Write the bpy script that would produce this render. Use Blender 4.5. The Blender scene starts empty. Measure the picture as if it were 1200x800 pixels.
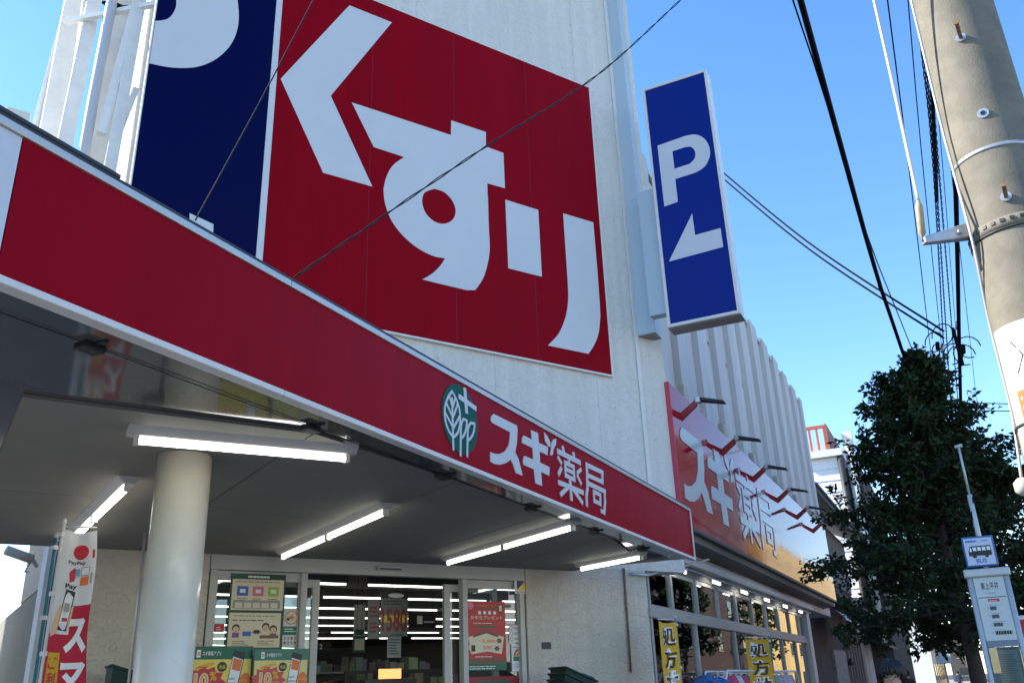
import bpy, bmesh, math, random
from mathutils import Vector, Matrix, geometry, noise
random.seed(7)
SC = bpy.context.scene
COL = SC.collection
rad = math.radians

# ---------------------------------------------------------------- camera, sky, sun, exposure
H = 1.6
FPX = 1030.0
YAW, PITCH, ROLL = rad(25.5), rad(21.54), rad(-2.13)
_f = Vector((-math.sin(YAW)*math.cos(PITCH), math.cos(YAW)*math.cos(PITCH), math.sin(PITCH)))
_r0 = Vector((math.cos(YAW), math.sin(YAW), 0)); _u0 = _r0.cross(_f)
_r = math.cos(ROLL)*_r0 + math.sin(ROLL)*_u0
_u = -math.sin(ROLL)*_r0 + math.cos(ROLL)*_u0
cd = bpy.data.cameras.new('camera'); cam = bpy.data.objects.new('camera', cd); COL.objects.link(cam)
cd.sensor_width = 36; cd.lens = 36*FPX/1200; cd.clip_start = 0.05; cd.clip_end = 3000
cam.matrix_world = Matrix(((_r.x, _u.x, -_f.x, 0), (_r.y, _u.y, -_f.y, 0), (_r.z, _u.z, -_f.z, H), (0, 0, 0, 1)))
SC.camera = cam

SUN_AZ = Vector((-0.96, -0.28)); SUN_EL = rad(38)
w = bpy.data.worlds.new('World'); SC.world = w; w.use_nodes = True
nt = w.node_tree; bg = nt.nodes['Background']
sky = nt.nodes.new('ShaderNodeTexSky'); sky.sky_type = 'NISHITA'; sky.sun_disc = False
sky.sun_elevation = SUN_EL; sky.sun_rotation = math.atan2(SUN_AZ.x, SUN_AZ.y)
sky.air_density = 1.0; sky.dust_density = 0.15; sky.ozone_density = 1.2
hs = nt.nodes.new('ShaderNodeHueSaturation'); hs.inputs['Saturation'].default_value = 1.27; hs.inputs['Hue'].default_value = 0.506; hs.inputs['Value'].default_value = 1.0
nt.links.new(sky.outputs[0], hs.inputs['Color']); nt.links.new(hs.outputs[0], bg.inputs[0]); bg.inputs[1].default_value = 0.15
sd = bpy.data.lights.new('sun', 'SUN'); sd.energy = 4.3; sd.angle = rad(0.5); sd.color = (1, 0.95, 0.86)
sun = bpy.data.objects.new('sun', sd); COL.objects.link(sun); sun.location = (-20, -15, 30)
sdir = Vector((SUN_AZ.x*math.cos(SUN_EL), SUN_AZ.y*math.cos(SUN_EL), math.sin(SUN_EL)))
sun.rotation_euler = sdir.to_track_quat('Z', 'Y').to_euler()
SC.view_settings.view_transform = 'Standard'; SC.view_settings.look = 'None'
SC.view_settings.gamma = 1; SC.view_settings.use_curve_mapping = False
SC.view_settings.exposure = 1.42

# ---------------------------------------------------------------- measuring helpers (site survey: a sight line met with a real plane)
CAMP = Vector((0, 0, H))
def ray(x, y): return _f*FPX + _r*(x-600) - _u*(y-400)
def X(x, y, X0): d = ray(x, y); return CAMP + d*(X0/d.x)
def Y(x, y, Y0): d = ray(x, y); return CAMP + d*(Y0/d.y)
def Z(x, y, Z0): d = ray(x, y); return CAMP + d*((Z0-H)/d.z)
AZ = rad(30.77)
PA = Vector((-3.27, 12.05, 0)); UA = Vector((-math.sin(AZ), -math.cos(AZ), 0)); NA = Vector((math.cos(AZ), -math.sin(AZ), 0))
def pA(s, n, z): return PA + UA*s + NA*n + Vector((0, 0, z))
def A(x, y, n=0.0):
    d = ray(x, y); o = PA + NA*n
    p = CAMP + d*((o-CAMP).dot(NA)/d.dot(NA))
    return ((p-PA).dot(UA), p.z)

# ---------------------------------------------------------------- materials
MATS = {}
def mat(name, col, rough=0.6, metal=0.0, var=0.0, vscale=3.0, bump=0.0, bscale=40.0, bdist=0.01, coat=0.0, emit=0.0, ecol=None,
        island=0.0, hue=0.0, spec=None, stretch=None, vcol=None, kind='noise'):
    if name in MATS: return MATS[name]
    m = bpy.data.materials.new(name); m.use_nodes = True; MATS[name] = m
    n, l = m.node_tree.nodes, m.node_tree.links; b = n['Principled BSDF']
    c = (*col, 1) if len(col) == 3 else col
    b.inputs['Base Color'].default_value = c; b.inputs['Roughness'].default_value = rough; b.inputs['Metallic'].default_value = metal
    if coat: b.inputs['Coat Weight'].default_value = coat; b.inputs['Coat Roughness'].default_value = 0.02
    if spec is not None: b.inputs['Specular IOR Level'].default_value = spec
    if emit: b.inputs['Emission Color'].default_value = (*(ecol or col), 1); b.inputs['Emission Strength'].default_value = emit
    tc = None
    if var or bump:
        tc = n.new('ShaderNodeTexCoord'); mp = n.new('ShaderNodeMapping'); l.new(tc.outputs['Object'], mp.inputs[0])
        if stretch: mp.inputs['Scale'].default_value = stretch
    if var:
        t = n.new('ShaderNodeTexNoise'); t.inputs['Scale'].default_value = vscale; t.inputs['Detail'].default_value = 6; t.inputs['Roughness'].default_value = 0.65
        l.new(mp.outputs[0], t.inputs['Vector'])
        mx = n.new('ShaderNodeMix'); mx.data_type = 'RGBA'
        rp = n.new('ShaderNodeMapRange'); rp.inputs[1].default_value = 0.35; rp.inputs[2].default_value = 0.65
        l.new(t.outputs[0], rp.inputs[0]); l.new(rp.outputs[0], mx.inputs[0])
        v2 = vcol or tuple(x*(1-var) for x in c[:3])
        mx.inputs[6].default_value = (*v2, 1); mx.inputs[7].default_value = c
        l.new(mx.outputs[2], b.inputs['Base Color'])
        rr = n.new('ShaderNodeMapRange'); rr.inputs[3].default_value = min(1, rough*1.15); rr.inputs[4].default_value = rough*0.9
        l.new(t.outputs[0], rr.inputs[0]); l.new(rr.outputs[0], b.inputs['Roughness'])
    if island:
        g = n.new('ShaderNodeNewGeometry'); hs = n.new('ShaderNodeHueSaturation'); hs.inputs['Color'].default_value = c
        r1 = n.new('ShaderNodeMapRange'); r1.inputs[3].default_value = 1-island; r1.inputs[4].default_value = 1+island
        l.new(g.outputs['Random Per Island'], r1.inputs[0]); l.new(r1.outputs[0], hs.inputs['Value'])
        l.new(hs.outputs[0], b.inputs['Base Color'])
        if hue:
            mm = n.new('ShaderNodeMath'); mm.operation = 'MULTIPLY'; mm.inputs[1].default_value = 7.31; fr_ = n.new('ShaderNodeMath'); fr_.operation = 'FRACT'
            l.new(g.outputs['Random Per Island'], mm.inputs[0]); l.new(mm.outputs[0], fr_.inputs[0]); r4 = n.new('ShaderNodeMapRange'); r4.inputs[3].default_value = 0.5-hue; r4.inputs[4].default_value = 0.5+hue; l.new(fr_.outputs[0], r4.inputs[0]); l.new(r4.outputs[0], hs.inputs['Hue'])
    if bump:
        if kind == 'noise':
            t2 = n.new('ShaderNodeTexNoise'); t2.inputs['Scale'].default_value = bscale; t2.inputs['Detail'].default_value = 4; out = t2.outputs[0]
        else:
            t2 = n.new('ShaderNodeTexVoronoi'); t2.inputs['Scale'].default_value = bscale; out = t2.outputs[0]
        l.new(mp.outputs[0], t2.inputs['Vector'])
        bp = n.new('ShaderNodeBump'); bp.inputs['Strength'].default_value = bump; bp.inputs['Distance'].default_value = bdist
        l.new(out, bp.inputs['Height']); l.new(bp.outputs[0], b.inputs['Normal'])
    return m

def stucco(name, col, strength, scale):
    """trowelled render: swirly ridges, pits, faint run-off streaks"""
    if name in MATS: return MATS[name]
    m = bpy.data.materials.new(name); m.use_nodes = True; MATS[name] = m
    n, l = m.node_tree.nodes, m.node_tree.links; b = n['Principled BSDF']; b.inputs['Roughness'].default_value = 0.85
    tc = n.new('ShaderNodeTexCoord')
    n1 = n.new('ShaderNodeTexNoise'); n1.inputs['Scale'].default_value = scale; n1.inputs['Detail'].default_value = 5; n1.inputs['Distortion'].default_value = 1.6
    n2 = n.new('ShaderNodeTexNoise'); n2.inputs['Scale'].default_value = scale*4; n2.inputs['Detail'].default_value = 3
    l.new(tc.outputs['Object'], n1.inputs['Vector']); l.new(tc.outputs['Object'], n2.inputs['Vector'])
    r1 = n.new('ShaderNodeMapRange'); r1.inputs[1].default_value = 0.42; r1.inputs[2].default_value = 0.60; r1.interpolation_type = 'SMOOTHSTEP'
    l.new(n1.outputs[0], r1.inputs[0])
    ad = n.new('ShaderNodeMath'); ad.operation = 'MULTIPLY_ADD'; ad.inputs[1].default_value = 0.35
    l.new(n2.outputs[0], ad.inputs[0]); l.new(r1.outputs[0], ad.inputs[2])
    bp = n.new('ShaderNodeBump'); bp.inputs['Strength'].default_value = strength; bp.inputs['Distance'].default_value = 0.012
    l.new(ad.outputs[0], bp.inputs['Height']); l.new(bp.outputs[0], b.inputs['Normal'])
    mp = n.new('ShaderNodeMapping'); mp.inputs['Scale'].default_value = (5, 5, 0.22); l.new(tc.outputs['Object'], mp.inputs[0])
    st = n.new('ShaderNodeTexNoise'); st.inputs['Scale'].default_value = 1.3; st.inputs['Detail'].default_value = 7; l.new(mp.outputs[0], st.inputs['Vector'])
    r2 = n.new('ShaderNodeMapRange'); r2.inputs[1].default_value = 0.38; r2.inputs[2].default_value = 0.62; l.new(st.outputs[0], r2.inputs[0])
    mx = n.new('ShaderNodeMix'); mx.data_type = 'RGBA'
    mx.inputs[6].default_value = (col[0]*0.93, col[1]*0.93, col[2]*0.92, 1); mx.inputs[7].default_value = (*col, 1)
    l.new(r2.outputs[0], mx.inputs[0])
    # small dark pits
    vo = n.new('ShaderNodeTexVoronoi'); vo.inputs['Scale'].default_value = 4.5; l.new(tc.outputs['Object'], vo.inputs['Vector'])
    r3 = n.new('ShaderNodeMapRange'); r3.inputs[1].default_value = 0.03; r3.inputs[2].default_value = 0.06; l.new(vo.outputs[0], r3.inputs[0])
    m2 = n.new('ShaderNodeMix'); m2.data_type = 'RGBA'; m2.inputs[6].default_value = (col[0]*0.5, col[1]*0.48, col[2]*0.45, 1)
    l.new(r3.outputs[0], m2.inputs[0]); l.new(mx.outputs[2], m2.inputs[7]); l.new(m2.outputs[2], b.inputs['Base Color'])
    return m

def glass(name, tint=(0.86, 0.9, 0.88), rough=0.0, ior=1.52):
    if name in MATS: return MATS[name]
    m = bpy.data.materials.new(name); m.use_nodes = True; MATS[name] = m
    n, l = m.node_tree.nodes, m.node_tree.links
    for x in list(n):
        if x.type == 'BSDF_PRINCIPLED': n.remove(x)
    o = [x for x in n if x.type == 'OUTPUT_MATERIAL'][0]
    t = n.new('ShaderNodeBsdfTransparent'); t.inputs[0].default_value = (*tint, 1)
    g = n.new('ShaderNodeBsdfGlossy'); g.inputs['Roughness'].default_value = rough
    fr = n.new('ShaderNodeFresnel'); fr.inputs[0].default_value = ior
    mu = n.new('ShaderNodeMath'); mu.operation = 'MULTIPLY'; mu.inputs[1].default_value = 1.8; mu.use_clamp = True
    mx = n.new('ShaderNodeMixShader'); l.new(fr.outputs[0], mu.inputs[0]); l.new(mu.outputs[0], mx.inputs[0])
    l.new(t.outputs[0], mx.inputs[1]); l.new(g.outputs[0], mx.inputs[2]); l.new(mx.outputs[0], o.inputs[0])
    return m

def flat(name, col, rough=0.45): return mat('print_'+name, col, rough)
WHITE = flat('white', (0.80, 0.80, 0.80)); BLACK = flat('black', (0.012, 0.012, 0.012)); RED = flat('red', (0.55, 0.012, 0.03))
YEL = flat('yellow', (0.80, 0.58, 0.04)); GRN = flat('green', (0.0, 0.12, 0.06)); CREAM = flat('cream', (0.70, 0.62, 0.42))
ORG = flat('orange', (0.75, 0.16, 0.03)); BLU = flat('blue', (0.03, 0.12, 0.45)); GREY = flat('grey', (0.30, 0.30, 0.30))
SKIN = flat('skin_tone', (0.70, 0.42, 0.25)); PURP = flat('purple', (0.25, 0.06, 0.25)); PINK = flat('pink', (0.70, 0.15, 0.25)); LIME = flat('lime', (0.35, 0.5, 0.03))
GOLD = flat('gold', (0.72, 0.38, 0.02)); BRN = flat('brown', (0.16, 0.07, 0.03)); PALE = flat('pale_green', (0.55, 0.66, 0.55)); TEAL = flat('teal', (0.02, 0.25, 0.28))

STUC = stucco('stucco', (0.66, 0.635, 0.58), 0.6, 7)
STUC2 = stucco('stucco_coarse', (0.60, 0.55, 0.45), 0.7, 13)
REDV = mat('red_vinyl', (0.27, 0.0004, 0.007), 0.36, var=0.14, vscale=0.9, stretch=(2.5, 2.5, 0.25), spec=0.05)
REDG = mat('red_acrylic', (0.34, 0.002, 0.014), 0.05, spec=0.12, bump=0.03, bscale=1.6, bdist=0.05)
REDF = mat('red_fascia', (0.31, 0.0010, 0.010), 0.34, var=0.14, vscale=1.4, stretch=(4, 4, 0.5), spec=0.05)
NAVY = mat('navy_vinyl', (0.0005, 0.0015, 0.045), 0.30, var=0.05, vscale=0.8, spec=0.08)
PBLU = mat('parking_blue', (0.0006, 0.014, 0.19), 0.3, spec=0.15)
LETW = mat('letter_white', (0.58, 0.585, 0.59), 0.35, var=0.04, vscale=2)
LETG = mat('letter_gloss', (0.45, 0.50, 0.50), 0.15, spec=0.12)
EMBG = mat('emblem_green', (0.0, 0.085, 0.055), 0.35, spec=0.1)
TRIM = mat('aluminium_trim', (0.60, 0.575, 0.52), 0.35, 0.5, var=0.1, vscale=6)
WTRIM = mat('white_trim', (0.70, 0.675, 0.62), 0.4, var=0.08, vscale=5)
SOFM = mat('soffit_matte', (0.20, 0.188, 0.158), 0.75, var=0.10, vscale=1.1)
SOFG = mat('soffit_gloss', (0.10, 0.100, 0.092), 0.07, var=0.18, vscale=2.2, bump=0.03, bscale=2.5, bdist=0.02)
PBOX = mat('pale_blue_sheet', (0.44, 0.52, 0.56), 0.45, var=0.06, vscale=1.2, stretch=(3, 3, 0.4))
FRAMEW = mat('frame_white', (0.50, 0.49, 0.45), 0.45, var=0.08, vscale=4)
HDR = mat('header_white', (0.52, 0.50, 0.44), 0.5, var=0.06, vscale=2)
FIXW = mat('fixture_white', (0.50, 0.49, 0.45), 0.4, var=0.06, vscale=8)
TUBE = mat('tube_glow', (1, 1, 0.94), 0.4, emit=3.2, ecol=(1.0, 0.99, 0.90))
TUBEI = mat('tube_glow_indoor', (1, 1, 0.94), 0.4, emit=1.8, ecol=(1.0, 0.98, 0.90))
COLM = mat('column_paint', (0.70, 0.655, 0.55), 0.28, var=0.10, vscale=4, coat=0.12)
RIBM = mat('ribbed_sheet', (0.52, 0.50, 0.48), 0.5, var=0.18, vscale=1.0, stretch=(2, 2, 0.2))
RIBD = mat('ribbed_sheet_recess', (0.54, 0.51, 0.48), 0.55, var=0.18, vscale=1.0, stretch=(2, 2, 0.2))
DARK = mat('dark_metal', (0.03, 0.03, 0.032), 0.5)
RUBB = mat('black_rubber', (0.012, 0.012, 0.014), 0.55)
CONC = mat('pole_concrete', (0.205, 0.182, 0.136), 0.8, var=0.25, vscale=9, bump=0.35, bscale=190, bdist=0.004)
GALV = mat('galvanised', (0.55, 0.56, 0.56), 0.4, 0.7, var=0.2, vscale=20)
RUST = mat('rusty_steel', (0.30, 0.20, 0.12), 0.7, 0.3, var=0.4, vscale=30)
GLS = glass('window_glass')
ASPH = mat('asphalt', (0.05, 0.05, 0.052), 0.9, var=0.3, vscale=3, bump=0.5, bscale=120, bdist=0.01)
PAVE = mat('paving', (0.27, 0.26, 0.25), 0.85, var=0.25, vscale=2, bump=0.3, bscale=60)
KERB = mat('kerb_stone', (0.36, 0.35, 0.33), 0.85, var=0.2, vscale=5)
LINE = mat('road_paint', (0.75, 0.75, 0.72), 0.7, var=0.25, vscale=12)

# ---------------------------------------------------------------- mesh helpers
class MB:
    def __init__(self): self.v = []; self.f = []; self.m = []; self.sm = set()
    def add(self, vs, fs, mi=0, smooth=False):
        o = len(self.v); self.v += [Vector(x) for x in vs]
        for f in fs:
            if smooth: self.sm.add(len(self.f))
            self.f.append(tuple(i+o for i in f)); self.m.append(mi)
        return self
    def hexa(self, p, mi=0):     # 8 corners: bottom ring 0-3, top ring 4-7
        return self.add(p, [(3, 2, 1, 0), (4, 5, 6, 7), (0, 1, 5, 4), (1, 2, 6, 5), (2, 3, 7, 6), (3, 0, 4, 7)], mi)
    def box(self, x0, x1, y0, y1, z0, z1, mi=0, fn=None):
        c = [(x0, y0, z0), (x1, y0, z0), (x1, y1, z0), (x0, y1, z0), (x0, y0, z1), (x1, y0, z1), (x1, y1, z1), (x0, y1, z1)]
        return self.hexa([fn(*q) if fn else q for q in c], mi)
    def boxA(self, s0, s1, n0, n1, z0, z1, mi=0): return self.box(s0, s1, n0, n1, z0, z1, mi, pA)
    def prism(self, poly, z0, z1, mi=0):
        n = len(poly); vs = [(p[0], p[1], z0) for p in poly] + [(p[0], p[1], z1) for p in poly]
        t = geometry.tessellate_polygon([[Vector((p[0], p[1], 0)) for p in poly]])
        fs = [tuple(reversed(q)) for q in t] + [tuple(i+n for i in q) for q in t] + [(i, (i+1) % n, n+(i+1) % n, n+i) for i in range(n)]
        return self.add(vs, fs, mi)
    def plate(self, outer, holes, fn, d0, d1, mi=0):   # flat shape in (u,v), thickness d0..d1 along the normal
        loops = [list(outer)] + [list(h) for h in holes]
        t = geometry.tessellate_polygon([[Vector((a, b, 0)) for a, b in lp] for lp in loops])
        fl = [q for lp in loops for q in lp]; n = len(fl)
        vs = [fn(a, b, d1) for a, b in fl] + [fn(a, b, d0) for a, b in fl]
        fs = [tuple(q) for q in t] + [tuple(i+n for i in reversed(q)) for q in t]
        o = 0
        for lp in loops:
            k = len(lp)
            fs += [(o+i, o+(i+1) % k, n+o+(i+1) % k, n+o+i) for i in range(k)]; o += k
        return self.add(vs, fs, mi)
    def tube(self, pts, r, seg=8, mi=0, caps=True):
        pts = [Vector(p) for p in pts]; rs = r if isinstance(r, (list, tuple)) else [r]*len(pts)
        vs = []; up = None
        for i, p in enumerate(pts):
            t = (pts[min(i+1, len(pts)-1)] - pts[max(i-1, 0)]).normalized()
            if up is None: up = Vector((0, 0, 1)) if abs(t.z) < 0.9 else Vector((1, 0, 0))
            a = t.cross(up).normalized(); b = a.cross(t).normalized(); up = b
            vs += [p + (a*math.cos(2*math.pi*k/seg) + b*math.sin(2*math.pi*k/seg))*rs[i] for k in range(seg)]
        fs = [(i*seg+k, i*seg+(k+1) % seg, (i+1)*seg+(k+1) % seg, (i+1)*seg+k) for i in range(len(pts)-1) for k in range(seg)]
        self.add(vs, fs, mi, True)
        if caps:
            o = len(self.v)-len(vs)
            self.f.append(tuple(o+k for k in reversed(range(seg)))); self.m.append(mi)
            self.f.append(tuple(o+(len(pts)-1)*seg+k for k in range(seg))); self.m.append(mi)
        return self
    def ring(self, c, axis, r, wdt, h, seg=24, mi=0):   # a band round an axis along z
        c = Vector(c); vs = []
        for k in range(seg):
            a = 2*math.pi*k/seg; d = Vector((math.cos(a), math.sin(a), 0))
            vs += [c+d*r, c+d*(r+wdt), c+d*(r+wdt)+Vector((0, 0, h)), c+d*r+Vector((0, 0, h))]
        fs = [(4*k+j, 4*((k+1) % seg)+j, 4*((k+1) % seg)+(j+1) % 4, 4*k+(j+1) % 4) for k in range(seg) for j in range(4)]
        return self.add(vs, fs, mi, True)

ORG_OF = {}
def wl(o):
    v = o.location.copy(); p = o.parent
    while p: v += p.location; p = p.parent
    return v
def build(name, mb, mats, parent=None, base=None, bevel=0, recalc=True):
    if not isinstance(mats, (list, tuple)): mats = [mats]
    if parent is None:
        if base is None:
            xs = [v.x for v in mb.v]; ys = [v.y for v in mb.v]
            base = Vector(((min(xs)+max(xs))/2, (min(ys)+max(ys))/2, min(v.z for v in mb.v)))
        off = Vector(base)
    else: off = wl(parent)
    me = bpy.data.meshes.new(name); me.from_pydata([v-off for v in mb.v], [], mb.f); me.update()
    for m in mats: me.materials.append(m)
    for i, p in enumerate(me.polygons): p.material_index = mb.m[i]; p.use_smooth = i in mb.sm
    if recalc:
        bm = bmesh.new(); bm.from_mesh(me); bmesh.ops.recalc_face_normals(bm, faces=bm.faces); bm.to_mesh(me); bm.free()
    o = bpy.data.objects.new(name, me); COL.objects.link(o)
    if parent is None: o.location = off
    else: o.parent = parent
    if bevel:
        b = o.modifiers.new('bevel', 'BEVEL'); b.width = bevel; b.segments = 2; b.limit_method = 'ANGLE'
    return o
def thing(name, loc, label, cat, group=None):
    o = bpy.data.objects.new(name, None); COL.objects.link(o); o.location = loc; o.empty_display_size = 0.2
    return tag(o, label, cat, group)
def tag(o, label, cat, group=None):
    o['label'] = label; o['category'] = cat
    if group: o['group'] = group
    return o
def struct(o): o['kind'] = 'structure'; return o

_txt = {}
def text(s, bold=0.0, extr=0.0):
    """glyph outlines of the default font as a triangulated mesh, unit height"""
    k = (s, bold)
    if k in _txt: return _txt[k]
    cu = bpy.data.curves.new('t', 'FONT'); cu.body = s; cu.size = 1; cu.offset = bold; cu.resolution_u = 3; cu.fill_mode = 'FRONT'
    o = bpy.data.objects.new('t', cu); COL.objects.link(o)
    dg = bpy.context.evaluated_depsgraph_get(); me = bpy.data.meshes.new_from_object(o.evaluated_get(dg))
    vs = [(v.co.x, v.co.y) for v in me.vertices]; fs = [tuple(p.vertices) for p in me.polygons]
    COL.objects.unlink(o); bpy.data.objects.remove(o); bpy.data.curves.remove(cu); bpy.data.meshes.remove(me)
    if not vs: vs = [(0, 0), (1, 0), (1, 1)]; fs = [(0, 1, 2)]
    _txt[k] = (vs, fs); return _txt[k]
def put_text(mb, s, u0, u1, v0, v1, fn, d, mi, bold=0.0, shear=0.0):
    vs, fs = text(s, bold)
    xs = [a for a, b in vs]; ys = [b for a, b in vs]; x0, x1, y0, y1 = min(xs), max(xs), min(ys), max(ys)
    q = []
    for a, b in vs:
        tu = (a-x0)/max(1e-6, x1-x0); tv = (b-y0)/max(1e-6, y1-y0)
        q.append(fn(u0+(u1-u0)*tu+shear*tv, v0+(v1-v0)*tv, d))
    mb.add(q, fs, mi)
def rect(u0, u1, v0, v1): return [(u0, v0), (u1, v0), (u1, v1), (u0, v1)]
def circle(cu, cv, r, n=20, ry=None, a0=0): return [(cu+r*math.cos(2*math.pi*k/n+a0), cv+(ry or r)*math.sin(2*math.pi*k/n+a0)) for k in range(n)]
def star(cu, cv, r0, r1, n): return [(cu+(r0 if k % 2 else r1)*math.cos(math.pi*k/n), cv+(r0 if k % 2 else r1)*math.sin(math.pi*k/n)*0.75) for k in range(2*n)]
class Print:
    """flat print: layers of shapes on a face, one mesh"""
    def __init__(self, fn): self.mb = MB(); self.fn = fn; self.mats = []; self.d = 0.0012
    def mi(self, m):
        if m not in self.mats: self.mats.append(m)
        return self.mats.index(m)
    def poly(self, p, m, lay=0):
        t = geometry.tessellate_polygon([[Vector((a, b, 0)) for a, b in p]])
        self.mb.add([self.fn(a, b, self.d*(1+lay)) for a, b in p], [tuple(q) for q in t], self.mi(m)); return self
    def rect(self, u0, u1, v0, v1, m, lay=0): return self.poly(rect(u0, u1, v0, v1), m, lay)
    def text(self, s, u0, u1, v0, v1, m, lay=1, bold=0.0, shear=0.0):
        put_text(self.mb, s, u0, u1, v0, v1, self.fn, self.d*(1+lay), self.mi(m), bold, shear); return self
    def lines(self, u0, u1, v0, v1, n, m, lay=1, fill=0.4):
        for k in range(n):
            h = (v1-v0)/n; b = v0+h*k; e = u1-(u1-u0)*random.uniform(0, 0.35)
            x = u0
            while x < e:
                wd = random.uniform(0.04, 0.13)*(u1-u0); self.rect(x, min(x+wd, e), b, b+h*fill, m, lay); x += wd*1.25
        return self
    def build(self, parent, name='print'): return build(name, self.mb, self.mats, parent, recalc=False)

# ================================================================= SETTING: ground, pavement, road
g = MB().add([(-900, -900, -0.16), (900, -900, -0.16), (900, 900, -0.16), (-900, 900, -0.16)], [(0, 1, 2, 3)])
struct(build('ground', g, ASPH, base=(0, 0, -0.16)))
struct(build('road', MB().box(0.92, 9.5, -60, 260, -0.158, -0.12), ASPH))
struct(build('pavement', MB().box(-30, 0.77, -40, 260, -0.15, 0.0), PAVE))
struct(build('far_pavement', MB().box(9.65, 40, -60, 260, -0.15, 0.0), PAVE))
kb = struct(build('kerb', MB().box(0.772, 0.918, -40, 260, -0.15, 0.012), KERB, bevel=0.015))
struct(build('far_kerb', MB().box(9.502, 9.648, -60, 260, -0.15, 0.012), KERB, bevel=0.015))
mk = MB()
for i in range(30): mk.box(5.15, 5.28, -40+i*8, -36+i*8, -0.119, -0.1155)
mk.box(1.35, 1.47, -40, 240, -0.119, -0.1155)
for i in range(8): mk.box(1.9+i*0.95, 2.35+i*0.95, 58, 62, -0.119, -0.1155)
struct(build('road_marking', mk, LINE))

# ================================================================= PHARMACY BUILDING
bld = thing('pharmacy_building', (-8, 14, 0), 'white stucco and ribbed metal pharmacy building with angled corner entrance', 'building')
ZS = 2.98
upper = MB(); upper.boxA(0, 7.42, -0.25, 0, 3.30, 13.6); upper.boxA(0, 7.42, -0.25, -0.001, 2.985, 3.30)
upw = build('wall', upper, STUC, bld); upw['label'] = 'tall blank white stucco wall'
lowr = build('wall', MB().boxA(0.72, 2.62, -0.25, 0, 0, 2.983), STUC2, bld)
lowl = build('wall', MB().boxA(6.34, 7.42, -0.25, 0, 0, 2.983), STUC2, bld)
# the tower's other sides
tw = MB()
tw.boxA(7.17, 7.419, -6.0, -0.252, 2.99, 13.59); tw.boxA(0.001, 7.15, -6.0, -5.75, 2.99, 13.59)
tw.boxA(0.001, 0.25, -5.74, -0.252, 3.0, 13.59); tw.boxA(0.01, 7.41, -5.99, -0.01, 13.6, 13.75)
build('wall', tw, STUC, bld)
build('coping', MB().boxA(-0.03, 7.46, -6.03, 0.03, 13.76, 13.84), TRIM, bld)
# vertical joint strip and hairline seams in the stucco
js = MB().boxA(0.47, 0.54, 0.0005, 0.022, 3.6, 13.6); build('joint_strip', js, WTRIM, bld, bevel=0.006)
for s in (1.28, 2.95): build('joint', MB().boxA(s, s+0.018, -0.001, 0.006, 3.6, 5.62) , STUC, bld)
build('joint', MB().boxA(1.28, 1.298, -0.001, 0.006, 10.56, 13.6), STUC, bld)
build('joint', MB().boxA(4.1, 4.118, -0.001, 0.006, 10.56, 13.6), STUC, bld)
# conduit on the lower wall
cdm = MB().tube([pA(1.095, 0.02, 3.0), pA(1.10, 0.02, 2.6), pA(1.115, 0.02, 1.74)], 0.014, 8)
build('conduit', cdm, RUST, bld)
build('name_plate', MB().boxA(2.30, 2.43, 0.001, 0.012, 2.025, 2.10), DARK, bld, bevel=0.002)
build('conduit', MB().tube([pA(1.0, 0.05, 2.93), pA(0.73, 0.06, 2.92), X(830, 655, -3.4)], 0.02, 8), TRIM, bld)

# interior shell -----------------------------------------------------
flr = [pA(7.2, -0.26, 0), pA(0.75, -0.26, 0), Vector((-3.72, 11.45, 0)), Vector((-3.72, 24.3, 0)), Vector((-19, 24.3, 0)), pA(7.2, -13, 0)]
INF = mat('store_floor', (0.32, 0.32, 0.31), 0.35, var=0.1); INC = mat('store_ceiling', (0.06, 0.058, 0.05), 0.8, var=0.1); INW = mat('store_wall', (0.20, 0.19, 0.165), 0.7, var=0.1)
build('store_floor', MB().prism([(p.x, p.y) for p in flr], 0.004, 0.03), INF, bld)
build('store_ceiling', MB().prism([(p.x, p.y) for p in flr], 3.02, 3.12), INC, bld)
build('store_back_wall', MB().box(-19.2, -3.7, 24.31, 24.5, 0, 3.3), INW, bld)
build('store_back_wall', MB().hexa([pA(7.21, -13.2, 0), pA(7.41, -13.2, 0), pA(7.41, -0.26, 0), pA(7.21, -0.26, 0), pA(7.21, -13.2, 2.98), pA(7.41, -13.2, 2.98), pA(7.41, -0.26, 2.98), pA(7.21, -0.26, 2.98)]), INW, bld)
q0 = pA(7.3, -13, 0); build('store_back_wall', MB().prism([(q0.x, q0.y), (-19, 24.3), (-19.2, 24.5), (q0.x-0.2, q0.y)], 0, 3.0), INW, bld)
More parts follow.
